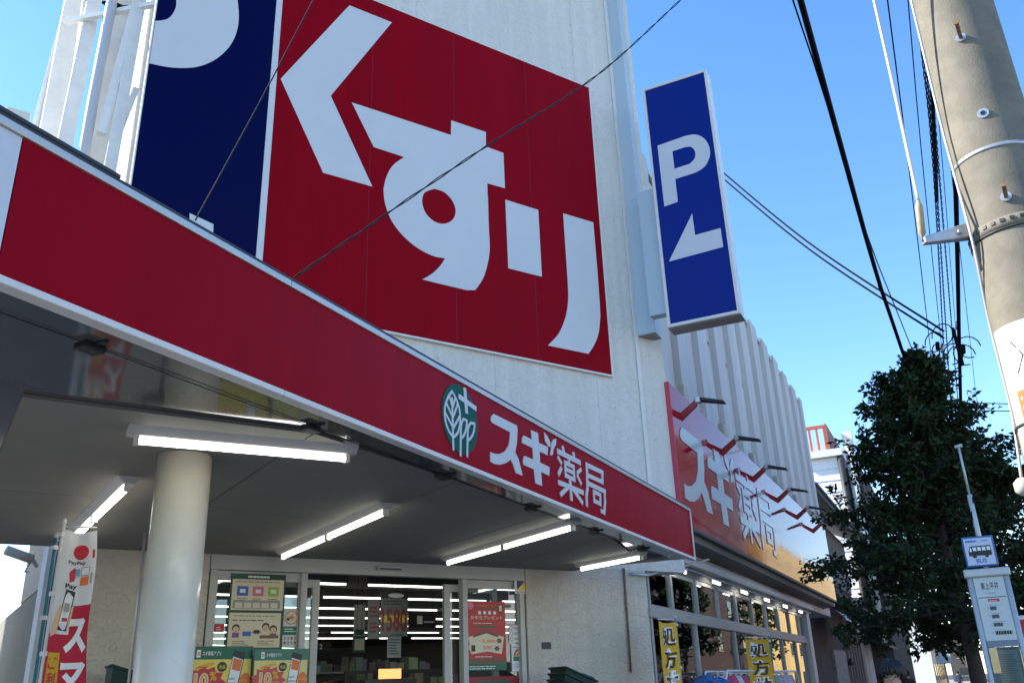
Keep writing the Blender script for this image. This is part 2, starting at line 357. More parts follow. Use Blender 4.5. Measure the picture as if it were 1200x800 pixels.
# big block above: ribbed street facade, plain sides and roof
blk = MB(); blk.prism([(-3.62, 12.35), (-3.62, 29.4), (-19.5, 29.4), (-19.5, 16.5), (-9.5, 16.5), (-9.0, 12.9)], 3.30, 10.05)
build('upper_storey', blk, RIBD, bld)
for (y0, y1) in ((24.55, 29.3),):
    build('wall', MB().box(-19, -6.0, 24.55, 29.3, 0, 3.29), DARK, bld)
PIT = 1.52; y0 = 12.18
for i in range(12):
    ya = y0 + i*PIT; yb = min(ya+0.86, 29.45)
    build('pilaster', MB().hexa([(-3.61, ya, 3.6), (-3.45, ya+0.05, 3.6), (-3.45, yb-0.05, 3.6), (-3.61, yb, 3.6), (-3.61, ya, 10.16), (-3.45, ya+0.05, 10.16), (-3.45, yb-0.05, 10.16), (-3.61, yb, 10.16)]), RIBM, bld)
    if i < 11:
        yc = ya+PIT
        build('recess_panel', MB().box(-3.615, -3.555, yb+0.004, yc-0.004, 3.6, 7.88), RIBD, bld)
        build('recess_panel', MB().box(-3.615, -3.555, yb+0.004, yc-0.004, 7.95, 9.93), RIBD, bld)
        build('slot', MB().box(-3.612, -3.546, yb+0.05, yc-0.25, 7.882, 7.948), DARK, bld)
        build('parapet_cap', MB().box(-3.64, -3.50, yb+0.004, yc-0.004, 10.0, 10.10), TRIM, bld)
        build('slot', MB().box(-3.612, -3.546, yb+0.05, yc-0.25, 9.935, 9.995), DARK, bld)
# soffit and gutter under the long sign
build('eave_soffit', MB().hexa([(-3.30, 11.2, 3.50), (-3.30, 28.0, 3.50), (-4.2, 28.0, 3.36), (-4.2, 11.2, 3.36), (-3.30, 11.2, 3.60), (-3.30, 28.0, 3.60), (-4.2, 28.0, 3.60), (-4.2, 11.2, 3.60)]), SOFM, bld)
build('gutter', MB().box(-3.56, -3.44, 11.6, 24.6, 3.20, 3.32), FRAMEW, bld, bevel=0.02)
build('wall', MB().box(-3.75, -3.58, 11.5, 24.5, 3.17, 3.40), FRAMEW, bld)
build('conduit', MB().tube([(-3.50, 11.5+k*1.3, 3.14+0.008*(k % 2)) for k in range(11)], 0.016, 8), GALV, bld)
# side windows: ten upper lights over three wide shop windows
WX = -3.66
mull = [11.47]+[11.2+1.345*k for k in range(1, 10)]+[24.05]
WF = mat('window_frame_grey', (0.36, 0.36, 0.34), 0.45, var=0.1, vscale=5)
for i in range(10):
    a, b = mull[i], mull[i+1]
    win = build('window', MB().box(WX-0.05, WX+0.03, a, a+0.07, 2.52, 3.165).box(WX-0.05, WX+0.03, b-0.03, b, 2.52, 3.165).box(WX-0.05, WX+0.028, a+0.07, b-0.03, 2.52, 2.57).box(WX-0.05, WX+0.028, a+0.07, b-0.03, 3.09, 3.165), WF, bld)
    build('pane', MB().box(WX-0.012, WX-0.006, a+0.068, b-0.028, 2.568, 3.092), GLS, win)
    build('sash', MB().box(WX-0.03, WX+0.012, a+0.075, b-0.035, 3.03, 3.085), WTRIM, win)
build('window_rail', MB().box(WX-0.07, WX+0.05, 11.42, 24.1, 2.40, 2.518), WF, bld, bevel=0.008)
lm = [11.47, 13.65, 16.2, 18.5, 20.7, 22.4, 24.05]
for i in range(6):
    a, b = lm[i], lm[i+1]
    win = build('window', MB().box(WX-0.05, WX+0.03, a, a+0.08, 0.35, 2.398).box(WX-0.05, WX+0.03, b-0.035, b, 0.35, 2.398).box(WX-0.05, WX+0.028, a+0.08, b-0.035, 0.35, 0.42), WF, bld)
    build('pane', MB().box(WX-0.012, WX-0.006, a+0.078, b-0.033, 0.418, 2.396), GLS, win)
build('wall', MB().box(-3.75, -3.60, 11.45, 24.1, 0, 0.348), FRAMEW, bld)
build('corner_post', MB().box(-3.80, -3.55, 24.1, 24.55, 0, 3.16), FRAMEW, bld, bevel=0.01)

# entrance glazing ---------------------------------------------------
ent = MB().boxA(2.63, 6.33, -0.10, -0.004, 2.795, 2.976); build('door_header', ent, HDR, bld)
fr = MB()
for s0, s1 in ((6.245, 6.32), (5.325, 5.39), (3.412, 3.478), (2.635, 2.70)):
    build('door_post', MB().boxA(s0, s1, -0.12, -0.02, 0.03, 2.793), FRAMEW, bld, bevel=0.004)
for s0, s1, nm in ((5.392, 6.243, 'side_light'), (2.702, 3.41, 'side_light')):
    sl = build(nm, MB().boxA(s0, s0+0.012, -0.10, -0.06, 0.03, 2.79).boxA(s1-0.012, s1, -0.10, -0.06, 0.03, 2.79).boxA(s0+0.012, s1-0.012, -0.10, -0.06, 0.03, 0.13).boxA(s0+0.012, s1-0.012, -0.10, -0.06, 2.70, 2.79), FRAMEW, bld)
    build('pane', MB().boxA(s0+0.002, s1-0.002, -0.084, -0.078, 0.132, 2.698), GLS, sl)
for s0, s1 in ((5.15, 5.98), (2.95, 3.66)):     # the two sliding leaves, slid open behind the side lights
    lf = build('sliding_door', MB().boxA(s0, s0+0.075, -0.175, -0.125, 0.03, 2.74).boxA(s1-0.075, s1, -0.175, -0.125, 0.03, 2.74).boxA(s0+0.075, s1-0.075, -0.174, -0.126, 2.66, 2.74).boxA(s0+0.075, s1-0.075, -0.174, -0.126, 0.03, 0.2), FRAMEW, bld)
    build('pane', MB().boxA(s0+0.076, s1-0.076, -0.153, -0.147, 0.201, 2.659), GLS, lf)
sn = build('door_sensor', MB().boxA(4.27, 4.57, -0.003, 0.05, 2.845, 2.895), FIXW, bld, bevel=0.008)
build('lens', MB().boxA(4.29, 4.55, 0.045, 0.053, 2.852, 2.868), DARK, sn)
def fA(n):  # print face on a plane parallel to the entrance: u to the right, v up
    return lambda u, v, d: pA(-u, n+d, v)
def px_rectA(x0, y0, x1, y1, n):
    s0, za = A(x0, (y0+y1)/2, n); s1, zb = A(x1, (y0+y1)/2, n); xm = (x0+x1)/2
    return -s0, -s1, A(xm, y1, n)[1], A(xm, y0, n)[1]
def board(name, r, n, th, m, label, cat, group=None):
    u0, u1, v0, v1 = r
    t = thing(name, pA(-(u0+u1)/2, n, v0), label, cat, group)
    build('panel', MB().boxA(-u1, -u0, n-th, n, v0, v1), m, t); return t

# posters at the left side light
r = px_rectA(268, 672, 333, 760, -0.04); u0, u1, v0, v1 = r; W = u1-u0; Hh = v1-v0
b = board('notice_board', r, -0.045, 0.02, flat('board_green', (0.005, 0.06, 0.035)), 'green notice board with two cream panels behind the entrance glass beside the door', 'notice board')
p = Print(fA(-0.045)); vm = v0+0.48*Hh
p.rect(u0+0.03*W, u1-0.03*W, vm+0.03*Hh, v1-0.075*Hh, CREAM); p.rect(u0+0.02*W, u1-0.05*W, v0+0.02*Hh, vm-0.005*Hh, CREAM)
p.lines(u0+0.3*W, u0+0.75*W, v1-0.055*Hh, v1-0.02*Hh, 1, WHITE, 1, 0.8)
for k, m in enumerate((BLU, PINK, LIME)):
    c = u0+(0.22+0.28*k)*W; p.rect(c-0.1*W, c+0.1*W, v1-0.3*Hh, v1-0.17*Hh, m, 1); p.rect(c-0.05*W, c+0.05*W, v1-0.26*Hh, v1-0.21*Hh, WHITE, 2); p.lines(c-0.09*W, c+0.1*W, v1-0.365*Hh, v1-0.32*Hh, 2, BLACK)
p.rect(u0+0.06*W, u1-0.08*W, vm+0.05*Hh, vm+0.16*Hh, GREY, 1)
for k in range(5): p.rect(u0+(0.1+0.16*k)*W, u0+(0.23+0.16*k)*W, vm+0.06*Hh, vm+0.13*Hh, CREAM, 2)
p.lines(u0+0.1*W, u1-0.1*W, v1-0.115*Hh, v1-0.095*Hh, 1, BLACK); p.lines(u0+0.1*W, u1-0.1*W, vm-0.05*Hh, vm-0.03*Hh, 1, BLACK); p.lines(u0+0.08*W, u1-0.12*W, vm-0.11*Hh, vm-0.08*Hh, 1, BLACK)
for c, hc, mc in ((0.15, 0.27, PURP), (0.68, 0.29, CREAM), (0.82, 0.26, PURP)):
    p.poly(circle(u0+c*W, v0+hc*Hh, 0.07*W), BLACK, 1); p.poly(circle(u0+c*W, v0+(hc-0.015)*Hh, 0.055*W), SKIN, 2); p.rect(u0+(c-0.06)*W, u0+(c+0.06)*W, v0+0.15*Hh, v0+(hc-0.055)*Hh, mc, 2)
p.rect(u0+0.58*W, u0+0.92*W, v0+0.14*Hh, v0+0.18*Hh, BRN, 3); p.rect(u0+0.44*W, u0+0.6*W, v0+0.21*Hh, v0+0.235*Hh, ORG, 1); p.rect(u0+0.47*W, u0+0.57*W, v0+0.2*Hh, v0+0.25*Hh, BLACK, 2); p.rect(u0+0.27*W, u0+0.42*W, v0+0.17*Hh, v0+0.23*Hh, BLU, 1)
p.lines(u0+0.1*W, u0+0.4*W, v0+0.05*Hh, v0+0.12*Hh, 3, BRN); p.lines(u0+0.55*W, u0+0.85*W, v0+0.05*Hh, v0+0.12*Hh, 3, BRN); p.build(b)
r = px_rectA(332, 712, 350, 757, -0.06); u0, u1, v0, v1 = r; W = u1-u0; Hh = v1-v0
b = board('door_poster', r, -0.07, 0.004, flat('paper', (0.6, 0.6, 0.55)), 'narrow white and green poster with round red emblem beside the notice board', 'poster')
p = Print(fA(-0.07)); p.poly(circle(u0+0.5*W, v1-0.25*Hh, 0.42*W), ORG, 0); p.poly(circle(u0+0.5*W, v1-0.25*Hh, 0.36*W), CREAM, 1); p.poly(star(u0+0.52*W, v1-0.25*Hh, 0.12*W, 0.26*W, 5), ORG, 2); p.rect(u0+0.2*W, u0+0.4*W, v1-0.33*Hh, v1-0.25*Hh, GRN, 2)
p.rect(u0, u1, v0+0.3*Hh, v0+0.52*Hh, GRN, 0); p.lines(u0+0.1*W, u1-0.1*W, v0+0.38*Hh, v0+0.5*Hh, 2, WHITE)
for k in range(4):
    for j in range(2): p.rect(u0+(0.1+0.22*k)*W, u0+(0.22+0.22*k)*W, v0+(0.06+0.12*j)*Hh, v0+(0.13+0.12*j)*Hh, RED if (k+j) % 3 == 0 else GREY, 1)
p.build(b)
r = px_rectA(250, 730, 263, 740, -0.06)
b = board('window_sticker', r, -0.07, 0.003, RED, 'small round-cornered red sticker on the entrance glass by the column', 'sticker'); u0, u1, v0, v1 = r
Print(fA(-0.07)).lines(u0+0.03, u1-0.03, v0+0.02, v1-0.02, 2, WHITE, 0).build(b)
# right side light: red new-year poster, notices, security sticker, red band
r = px_rectA(547.5, 704, 593, 785, -0.05); u0, u1, v0, v1 = r; W = u1-u0; Hh = v1-v0
b = board('red_poster', r, -0.055, 0.004, flat('poster_red', (0.50, 0.02, 0.02)), 'large red new year campaign poster on the glass right of the door', 'poster')
p = Print(fA(-0.055)); p.text('お年玉プレゼント', u0+0.1*W, u1-0.08*W, v1-0.27*Hh, v1-0.21*Hh, CREAM, 1, 0.01)
p.text('スギ薬局アプリ', u0+0.25*W, u1-0.25*W, v1-0.08*Hh, v1-0.055*Hh, GOLD); p.rect(u0+0.22*W, u1-0.2*W, v1-0.12*Hh, v1-0.09*Hh, BRN, 0)
p.poly(circle(u0+0.1*W, v1-0.07*Hh, 0.08*W), PINK, 0); p.poly([(u0+0.82*W, v1-0.17*Hh), (u0+0.92*W, v1-0.175*Hh), (u0+0.93*W, v1-0.04*Hh), (u0+0.83*W, v1-0.035*Hh)], BLACK, 0); p.rect(u0+0.84*W, u0+0.91*W, v1-0.15*Hh, v1-0.055*Hh, CREAM, 1)
for k in range(4): p.poly(circle(u0+(0.33+0.13*k)*W, v1-0.17*Hh, 0.04*W, 10), WHITE, 0)
p.lines(u0+0.15*W, u1-0.15*W, v1-0.33*Hh, v1-0.30*Hh, 1, CREAM); p.rect(u0+0.2*W, u1-0.25*W, v1-0.385*Hh, v1-0.355*Hh, GRN, 0)
p.poly([(u0+0.03*W, v0+0.48*Hh), (u0+0.5*W, v0+0.54*Hh), (u1-0.05*W, v0+0.48*Hh), (u1-0.12*W, v0+0.23*Hh), (u0+0.5*W, v0+0.27*Hh), (u0+0.1*W, v0+0.23*Hh)], CREAM, 0)
p.poly([(u0+0.15*W, v0+0.51*Hh), (u0+0.5*W, v0+0.58*Hh), (u1-0.2*W, v0+0.51*Hh), (u1-0.2*W, v0+0.47*Hh), (u0+0.5*W, v0+0.53*Hh), (u0+0.15*W, v0+0.47*Hh)], BRN, 1)
p.text('5,000', u0+0.38*W, u0+0.72*W, v0+0.385*Hh, v0+0.44*Hh, ORG, 1, 0.02); p.text('500', u0+0.4*W, u0+0.62*W, v0+0.30*Hh, v0+0.35*Hh, ORG, 1, 0.02)
p.poly(star(u0+0.82*W, v0+0.42*Hh, 0.05*W, 0.09*W, 6), BRN, 1); p.poly(star(u0+0.76*W, v0+0.31*Hh, 0.05*W, 0.09*W, 6), BRN, 1); p.poly(circle(u0+0.15*W, v0+0.33*Hh, 0.11*W), CREAM, 1); p.rect(u0+0.1*W, u0+0.2*W, v0+0.27*Hh, v0+0.36*Hh, BLACK, 2)
p.lines(u0+0.2*W, u1-0.2*W, v0+0.19*Hh, v0+0.215*Hh, 1, WHITE); p.rect(u0, u1, v0+0.10*Hh, v0+0.17*Hh, BRN, 0); p.rect(u0, u1, v0, v0+0.098*Hh, GRN, 0); p.lines(u0+0.05*W, u1-0.1*W, v0+0.02*Hh, v0+0.08*Hh, 2, WHITE); p.build(b)
r = px_rectA(597, 731, 610.5, 752, -0.06); u0, u1, v0, v1 = r; W = u1-u0; Hh = v1-v0
b = board('rule_notice', r, -0.068, 0.003, flat('paper'+'_w', (0.68, 0.68, 0.66)), 'small white notice of three red ban symbols on the glass', 'notice')
p = Print(fA(-0.068)); p.rect(u0, u1, v1-0.05*Hh, v1, RED, 0)
for k in range(3): p.poly(circle(u0+0.2*W, v0+(0.2+0.3*k)*Hh, 0.13*W, 12), RED, 0); p.poly(circle(u0+0.2*W, v0+(0.2+0.3*k)*Hh, 0.09*W, 12), WHITE, 1); p.lines(u0+0.42*W, u1-0.05*W, v0+(0.14+0.3*k)*Hh, v0+(0.27+0.3*k)*Hh, 2, BLACK)
p.build(b)
r = px_rectA(600, 754, 619.5, 786, -0.06); u0, u1, v0, v1 = r; W = u1-u0; Hh = v1-v0
b = board('rainbow_notice', r, -0.066, 0.003, MATS['print_paper_w'], 'white notice with a rainbow arch beneath the ban symbols', 'notice')
p = Print(fA(-0.066)); c = (u0+0.5*W, v0+0.55*Hh)
for k, m in enumerate((BRN, ORG, YEL, BLU, WHITE)):
    rr = W*(0.38-0.06*k); p.poly([(c[0]+rr*math.cos(math.pi*j/12), c[1]+rr*math.sin(math.pi*j/12)) for j in range(13)], m, k)
p.rect(u0+0.1*W, u1-0.1*W, v0+0.38*Hh, v0+0.54*Hh, GRN, 0); p.lines(u0+0.1*W, u1-0.1*W, v0+0.15*Hh, v0+0.33*Hh, 2, GREY, 1); p.lines(u0+0.1*W, u1-0.1*W, v1-0.13*Hh, v1-0.07*Hh, 1, BLACK); p.build(b)
r = px_rectA(604, 678.5, 617.5, 695, 0.0); u0, u1, v0, v1 = r; W = u1-u0; Hh = v1-v0
b = board('security_sticker', r, -0.016, 0.004, WHITE, 'blue and yellow security company sticker on the door post', 'sticker')
p = Print(fA(-0.016)); p.poly([(u0+0.03, v0+0.25*Hh), (u0+0.03, v1-0.01), (u1-0.01, v1-0.01)], flat('navy', (0.01, 0.015, 0.12)), 0); p.poly([(u0+0.03, v0+0.25*Hh), (u1-0.01, v1-0.01), (u1-0.01, v0+0.25*Hh)], YEL, 0); p.text('ALSOK', u0+0.02, u1-0.02, v0+0.04*Hh, v0+0.2*Hh, BLACK, 0, 0.02); p.build(b)
bd = Print(fA(-0.0765)); s0, z0 = A(549, 792); s1, z1 = A(619, 790)
bt = thing('window_band', pA(3.05, -0.077, 1.0), 'dark red window film with green lettering patch low on the glass', 'window film')
bd.rect(-3.405, -2.705, 1.0, 1.74, flat('film_red', (0.30, 0.012, 0.02)), 0); bd.rect(-3.28, -2.85, 1.1, 1.70, GRN, 1); bd.text('SUGI DRUG', -3.26, -2.87, 1.56, 1.66, WHITE, 2, 0.02); bd.build(bt, 'film')

# ================================================================= CANOPY
FX = -2.65; FY0, FY1 = 0.2, 10.25
can = thing('entrance_canopy', (-4.2, 5.5, 0), 'wide flat entrance canopy with red lettered fascia carried on a white column', 'canopy')
ZB, ZT = 2.905, 3.500
e0 = pA(2.1, 0.0, 0); e1 = pA(9.4, 0.0, 0)
outl = [(FX-0.06, FY0), (FX-0.06, FY1-0.02), (-4.34, FY1-0.02), (e1.x, e1.y), (-8.6, 3.0), (-6.6, FY0)]
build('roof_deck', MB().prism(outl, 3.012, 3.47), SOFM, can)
yr = X(28.7, 158.6, FX).y
build('fascia', MB().box(FX-0.05, FX, yr, FY1-0.035, ZB+0.03, ZT-0.035), REDF, can)
build('fascia', MB().box(FX-0.05, FX-0.002, FY0, yr-0.004, ZB+0.03, ZT-0.035), mat('fascia_white', (0.62, 0.62, 0.64), 0.4, var=0.05), can)
for z0, z1, nm in ((ZB, ZB+0.029, 'bottom_trim'), (ZT-0.034, ZT, 'top_trim')):
    for k, (ya, yb) in enumerate(((FY0, 3.05), (3.053, 5.2), (5.203, FY1))): build(nm, MB().box(FX-0.055, FX+0.012, ya, yb, z0, z1), WTRIM if nm == 'bottom_trim' else TRIM, can, bevel=0.004)
build('end_trim', MB().box(FX-0.055, FX+0.010, FY1-0.034, FY1-0.001, ZB+0.0295, ZT-0.0345), WTRIM, can)
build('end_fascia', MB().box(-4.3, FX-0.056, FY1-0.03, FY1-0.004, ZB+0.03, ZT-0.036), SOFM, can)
build('drip_cap', MB().box(FX-0.12, FX+0.004, FY0, FY1, ZT+0.001, ZT+0.018), DARK, can)
build('wall_flashing', MB().boxA(1.0, 6.0, 0.0, 0.02, 3.47, 3.60), TRIM, can)
lc = MB(); 
build('lip_cover', MB().box(FX-0.20, FX+0.008, 0.9, 2.02, ZT+0.0185, ZT+0.034), DARK, can)
# underside: metal edge tray, glossy panels, matte panels with open joints
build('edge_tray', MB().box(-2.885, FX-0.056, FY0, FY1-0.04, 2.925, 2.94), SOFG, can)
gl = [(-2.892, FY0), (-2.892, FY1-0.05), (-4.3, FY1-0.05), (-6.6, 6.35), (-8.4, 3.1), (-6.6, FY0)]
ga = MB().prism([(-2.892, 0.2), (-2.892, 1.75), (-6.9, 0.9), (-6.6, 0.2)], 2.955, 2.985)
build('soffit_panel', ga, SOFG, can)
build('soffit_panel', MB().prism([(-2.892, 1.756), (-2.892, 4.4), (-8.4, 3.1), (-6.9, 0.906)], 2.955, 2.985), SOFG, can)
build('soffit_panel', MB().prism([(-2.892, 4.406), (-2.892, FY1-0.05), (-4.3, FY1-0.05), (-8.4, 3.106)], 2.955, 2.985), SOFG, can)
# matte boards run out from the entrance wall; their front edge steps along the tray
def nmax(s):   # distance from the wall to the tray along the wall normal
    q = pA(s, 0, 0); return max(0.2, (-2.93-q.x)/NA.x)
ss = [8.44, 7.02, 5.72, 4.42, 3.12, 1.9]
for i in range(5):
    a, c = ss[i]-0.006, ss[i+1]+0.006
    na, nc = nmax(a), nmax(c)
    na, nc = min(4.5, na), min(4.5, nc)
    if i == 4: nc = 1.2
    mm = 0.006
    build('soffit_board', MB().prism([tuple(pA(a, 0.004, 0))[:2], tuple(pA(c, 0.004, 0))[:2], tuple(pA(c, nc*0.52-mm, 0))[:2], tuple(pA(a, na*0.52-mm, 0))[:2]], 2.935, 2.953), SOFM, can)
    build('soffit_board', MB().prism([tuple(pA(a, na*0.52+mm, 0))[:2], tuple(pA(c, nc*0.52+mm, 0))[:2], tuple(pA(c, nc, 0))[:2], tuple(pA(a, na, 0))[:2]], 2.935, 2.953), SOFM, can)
for k in range(7):
    yy = 0.82+1.37*k; q = MB().box(-2.93, -2.86, yy-0.05, yy+0.05, 2.895, 2.925).box(-2.91, -2.80, yy-0.012, yy+0.012, 2.915, 2.927)
    build('cable_clip', q, RUBB, can, bevel=0.006)
wirep = []
for k in range(60):
    yy = 0.4+k*0.16; wirep.append((-2.888, yy, 2.921-0.004*abs(math.sin((yy-0.82)*math.pi/1.37))))
build('edge_cable', MB().tube(wirep, 0.0025, 6), RUBB, can)
co = Z(217.5, 535, 2.935)
cm = MB(); cm.tube([(co.x, co.y, 0), (co.x, co.y, 1.5), (co.x, co.y, 2.934)], 0.152, 40)
colo = build('column', cm, COLM, can); colo['label'] = 'round glossy white column'
build('column_bracket', MB().box(co.x-0.19, co.x-0.165, co.y-0.03, co.y+0.03, 1.9, 2.02).tube([(co.x-0.16, co.y-0.08, 1.7), (co.x-0.168, co.y-0.08, 2.5)], 0.008, 6), GALV, can)

# fascia lettering ----------------------------------------------------
def fX(x0): return lambda u, v, d: Vector((x0+d, u, v))
def trace(org, sc, pts, plane=FX):
    out = []
    for a, b in pts:
        q = X(org[0]+a/sc, org[1]+b/sc, plane); out.append((q.y, q.z))
    return out
Z4 = ((500, 435), 5.7143); Z5 = ((600, 490), 6.1538)
G_SU = trace(*Z4, [(425, 330), (428, 302), (445, 285), (598, 362), (604, 385), (600, 480), (588, 540), (612, 590), (638, 697), (592, 680), (575, 625), (558, 590), (530, 612), (490, 625), (450, 620), (423, 605), (422, 540), (450, 552), (485, 553), (520, 535), (545, 495), (553, 450), (555, 408), (435, 345)])
G_GI = trace(*Z5, [(133, 85), (183, 107), (188, 176), (255, 207), (252, 267), (194, 238), (198, 318), (266, 352), (265, 415), (205, 386), (213, 488), (165, 468), (155, 368), (78, 335), (75, 300), (85, 270), (149, 297), (145, 215), (68, 178), (70, 140), (80, 124), (139, 153)])
G_L1 = trace(*Z5, [(228, 100), (250, 128), (270, 165), (274, 205), (258, 202), (235, 165)])
G_L2 = trace(*Z5, [(276, 232), (280, 180), (295, 150), (315, 146), (312, 190), (293, 228), (291, 262), (271, 268)])
GLY = {'letter_su': [G_SU], 'letter_gi': [G_GI], 'leaf_mark': [G_L1, G_L2]}
ya = (X(652.3, 550, FX).y, X(683.5, 575, FX).y); ka = (X(685, 560, FX).y, X(710.8, 570, FX).y)
YAKU = [([(326, 238), (488, 320)], .036), ([(362, 210), (374, 262)], .036), ([(440, 252), (446, 300)], .036), ([(408, 296), (402, 326)], .026), ([(380, 312), (384, 420)], .03), ([(440, 342), (447, 450)], .03), ([(380, 320), (441, 350)], .03), ([(383, 364), (444, 396)], .028), ([(385, 412), (446, 443)], .03), ([(328, 282), (352, 322)], .028), ([(332, 402), (352, 360)], .03), ([(494, 368), (468, 392)], .028), ([(466, 412), (494, 470)], .028), ([(334, 462), (508, 535)], .034), ([(414, 440), (425, 585)], .036), ([(398, 500), (348, 548)], .032), ([(440, 515), (505, 610)], .034)]
KYOK = [([(536, 328), (541, 500), (533, 560), (538, 628)], .036), ([(532, 334), (652, 392)], .034), ([(647, 388), (649, 466)], .034), ([(541, 410), (650, 460)], .032), ([(543, 468), (668, 528)], .034), ([(663, 520), (668, 600), (662, 684)], .034), ([(662, 680), (640, 668)], .03), ([(586, 522), (590, 604)], .03), ([(632, 545), (634, 625)], .03), ([(588, 530), (634, 552)], .03), ([(590, 594), (634, 616)], .03)]
def stroke(mb, pts, wd, fn, d0, d1, mi=0):
    for (a, b), (c, e) in zip(pts[:-1], pts[1:]):
        dx, dy = c-a, e-b; L = math.hypot(dx, dy) or 1; ox, oy = -dy/L*wd/2, dx/L*wd/2; ex, ey = dx/L*wd*0.25, dy/L*wd*0.25
        mb.plate([(a+ox-ex, b+oy-ey), (a-ox-ex, b-oy-ey), (c-ox+ex, e-oy+ey), (c+ox+ex, e+oy+ey)], [], fn, d0, d1+random.random()*0.0016, mi)
def lettering(parent, fn, sc, o_in, o_out, m, dep):
    mp = lambda q: ((q[0]-o_in[0])*sc+o_out[0], (q[1]-o_in[1])*sc+o_out[1])
    for nm, polys in GLY.items():
        mb = MB()
        for pl in polys: mb.plate([mp(q) for q in pl], [], fn, 0.0005, dep)
        build(nm, mb, m, parent)
    for nm, sts in (('letter_yaku', YAKU), ('letter_kyoku', KYOK)):
        mb = MB()
        for pts, wd in sts: stroke(mb, [mp(q) for q in trace(*Z5, pts)], wd*sc*1.22, fn, 0.0005, dep)
        build(nm, mb, m, parent)
lettering(can, fX(FX), 1, (0, 0), (0, 0), LETW, 0.006)
# round tree emblem
ec = (4.735, 3.217)
build('emblem', MB().plate(circle(ec[0], ec[1], 0.232, 40, 0.228), [], fX(FX), 0.0005, 0.005), EMBG, can)
em = MB(); tr = lambda pts: trace(*Z4, pts)
def st(pts, wd=0.018): stroke(em, tr(pts), wd, fX(FX), 0.0052, 0.008+0.0003*random.random())
def bez(a, b, c, n=8): return [((1-t)**2*a[0]+2*t*(1-t)*b[0]+t*t*c[0], (1-t)**2*a[1]+2*t*(1-t)*b[1]+t*t*c[1]) for t in [k/n for k in range(n+1)]]
st(bez((163, 135), (105, 200), (115, 300))); st(bez((115, 300), (125, 400), (172, 440))); st(bez((163, 135), (225, 230), (217, 340))); st(bez((217, 340), (212, 420), (172, 440)))
st([(163, 180), (172, 525)], 0.02); st([(118, 280), (168, 375)]); st([(125, 215), (167, 310)]); st([(145, 170), (166, 240)]); st([(215, 300), (170, 380)]); st([(200, 220), (168, 310)]); st([(185, 180), (166, 240)])
st([(222, 340), (220, 565)], 0.02); st(bez((240, 320), (225, 340), (222, 370))); st([(240, 320), (262, 330)]); st(bez((262, 330), (262, 420), (222, 450)))
st([(268, 360), (264, 570)], 0.02); st(bez((290, 345), (270, 365), (268, 400))); st([(290, 345), (315, 352)]); st(bez((315, 352), (312, 440), (268, 462)))
st([(248, 120), (260, 275)], 0.035); st([(212, 170), (322, 250)], 0.035)
build('emblem_tree', em, LETW, can)

# ================================================================= CANOPY STRIP LIGHTS
ORD = ['first', 'second', 'third', 'fourth', 'fifth', 'sixth', 'seventh', 'eighth', 'ninth', 'tenth']
def strip_light(a, b, ntube, z, label, group='fluorescent strips under the canopy', tube=TUBE, wd=0.19, hh=0.05, name='strip_light', lite=False):
    a = Vector((a.x, a.y, z)); b = Vector((b.x, b.y, z)); d = (b-a).normalized(); sd_ = Vector((-d.y, d.x, 0)); L = (b-a).length
    t = thing(name, (a+b)/2, label, 'ceiling light', group)
    top = z+hh+0.034
    def fn(x, y, q): return a + d*x + sd_*y + Vector((0, 0, q-z))
    if lite:
        build('housing', MB().box(0, L, -0.02, 0.02, z+0.017, 3.019, 0, fn), flat('indoor_housing', (0.12, 0.12, 0.11)), t)
    else:
        hs = MB(); e = 0.03
        p0 = [(-e, -wd/2), (L+e, -wd/2), (L+e, wd/2), (-e, wd/2)]; p1 = [(-e, -0.03), (L+e, -0.03), (L+e, 0.03), (-e, 0.03)]
        hs.hexa([fn(x, y, z+0.024) for x, y in p1]+[fn(x, y, top) for x, y in p0])
        build('housing', hs, FIXW, t, bevel=0.003)
    for k in range(ntube):
        x0 = L*k/ntube+0.03; x1 = L*(k+1)/ntube-0.03
        build('tube', MB().tube([fn(x0, 0, z), fn(x1, 0, z)], 0.0165 if not lite else 0.013, 10 if not lite else 6), tube, t)
        if not lite:
            for xx in (x0-0.012, x1+0.012): build('lamp_holder', MB().box(xx-0.012, xx+0.012, -0.02, 0.02, z-0.022, z+0.03, 0, fn), WTRIM, t)
    return t
ZT2 = 2.868
strip_light(Z(155, 516, ZT2), Z(410, 538, ZT2), 1, ZT2, 'fluorescent strip crossing in front of the column, parallel to the entrance')
t0b = Z(150, 571, ZT2); dn = -NA
strip_light(t0b+dn*2.42, t0b, 2, ZT2, 'fluorescent strip left of the column, half behind the flag')
strip_light(Z(331, 653, ZT2), Z(453, 600, ZT2), 2, ZT2, 'fluorescent strip above the left side of the entrance door')
strip_light(Z(524, 660, ZT2), Z(673, 618, ZT2), 2, ZT2, 'fluorescent strip above the right side of the entrance door')
strip_light(Z(680, 667, ZT2), Z(753, 653, ZT2), 1, ZT2, 'short fluorescent strip before the coarse stucco wall')
for k in range(6):
    ya_ = 12.3+2.05*k
    strip_light(Vector((-3.50, ya_, 0)), Vector((-3.50, ya_+0.62, 0)), 1, 3.085, ORD[k]+' slim strip under the gutter counted from the stucco corner', 'slim strips under the gutter', wd=0.05, hh=0.01)
# indoor rows, seen through the doors and windows
nrow = 0
for k in range(7):
    n = -1.75-1.47*k-0.05*k*k
    for s0 in [6.9-3.0*j for j in range(7)]:
        a, b = pA(s0, n, 0), pA(s0-2.75, n, 0)
        if max(a.x, b.x) > -4.3 or max(a.y, b.y) > 23.8 or a.y < 4: continue
        if b.x < -18 or a.x < -18: continue
        strip_light(a, b, 1, 2.90, 'strip in the '+ORD[k]+' indoor light row behind the entrance glass', 'indoor ceiling light rows', TUBEI, name='indoor_strip_light', lite=True)
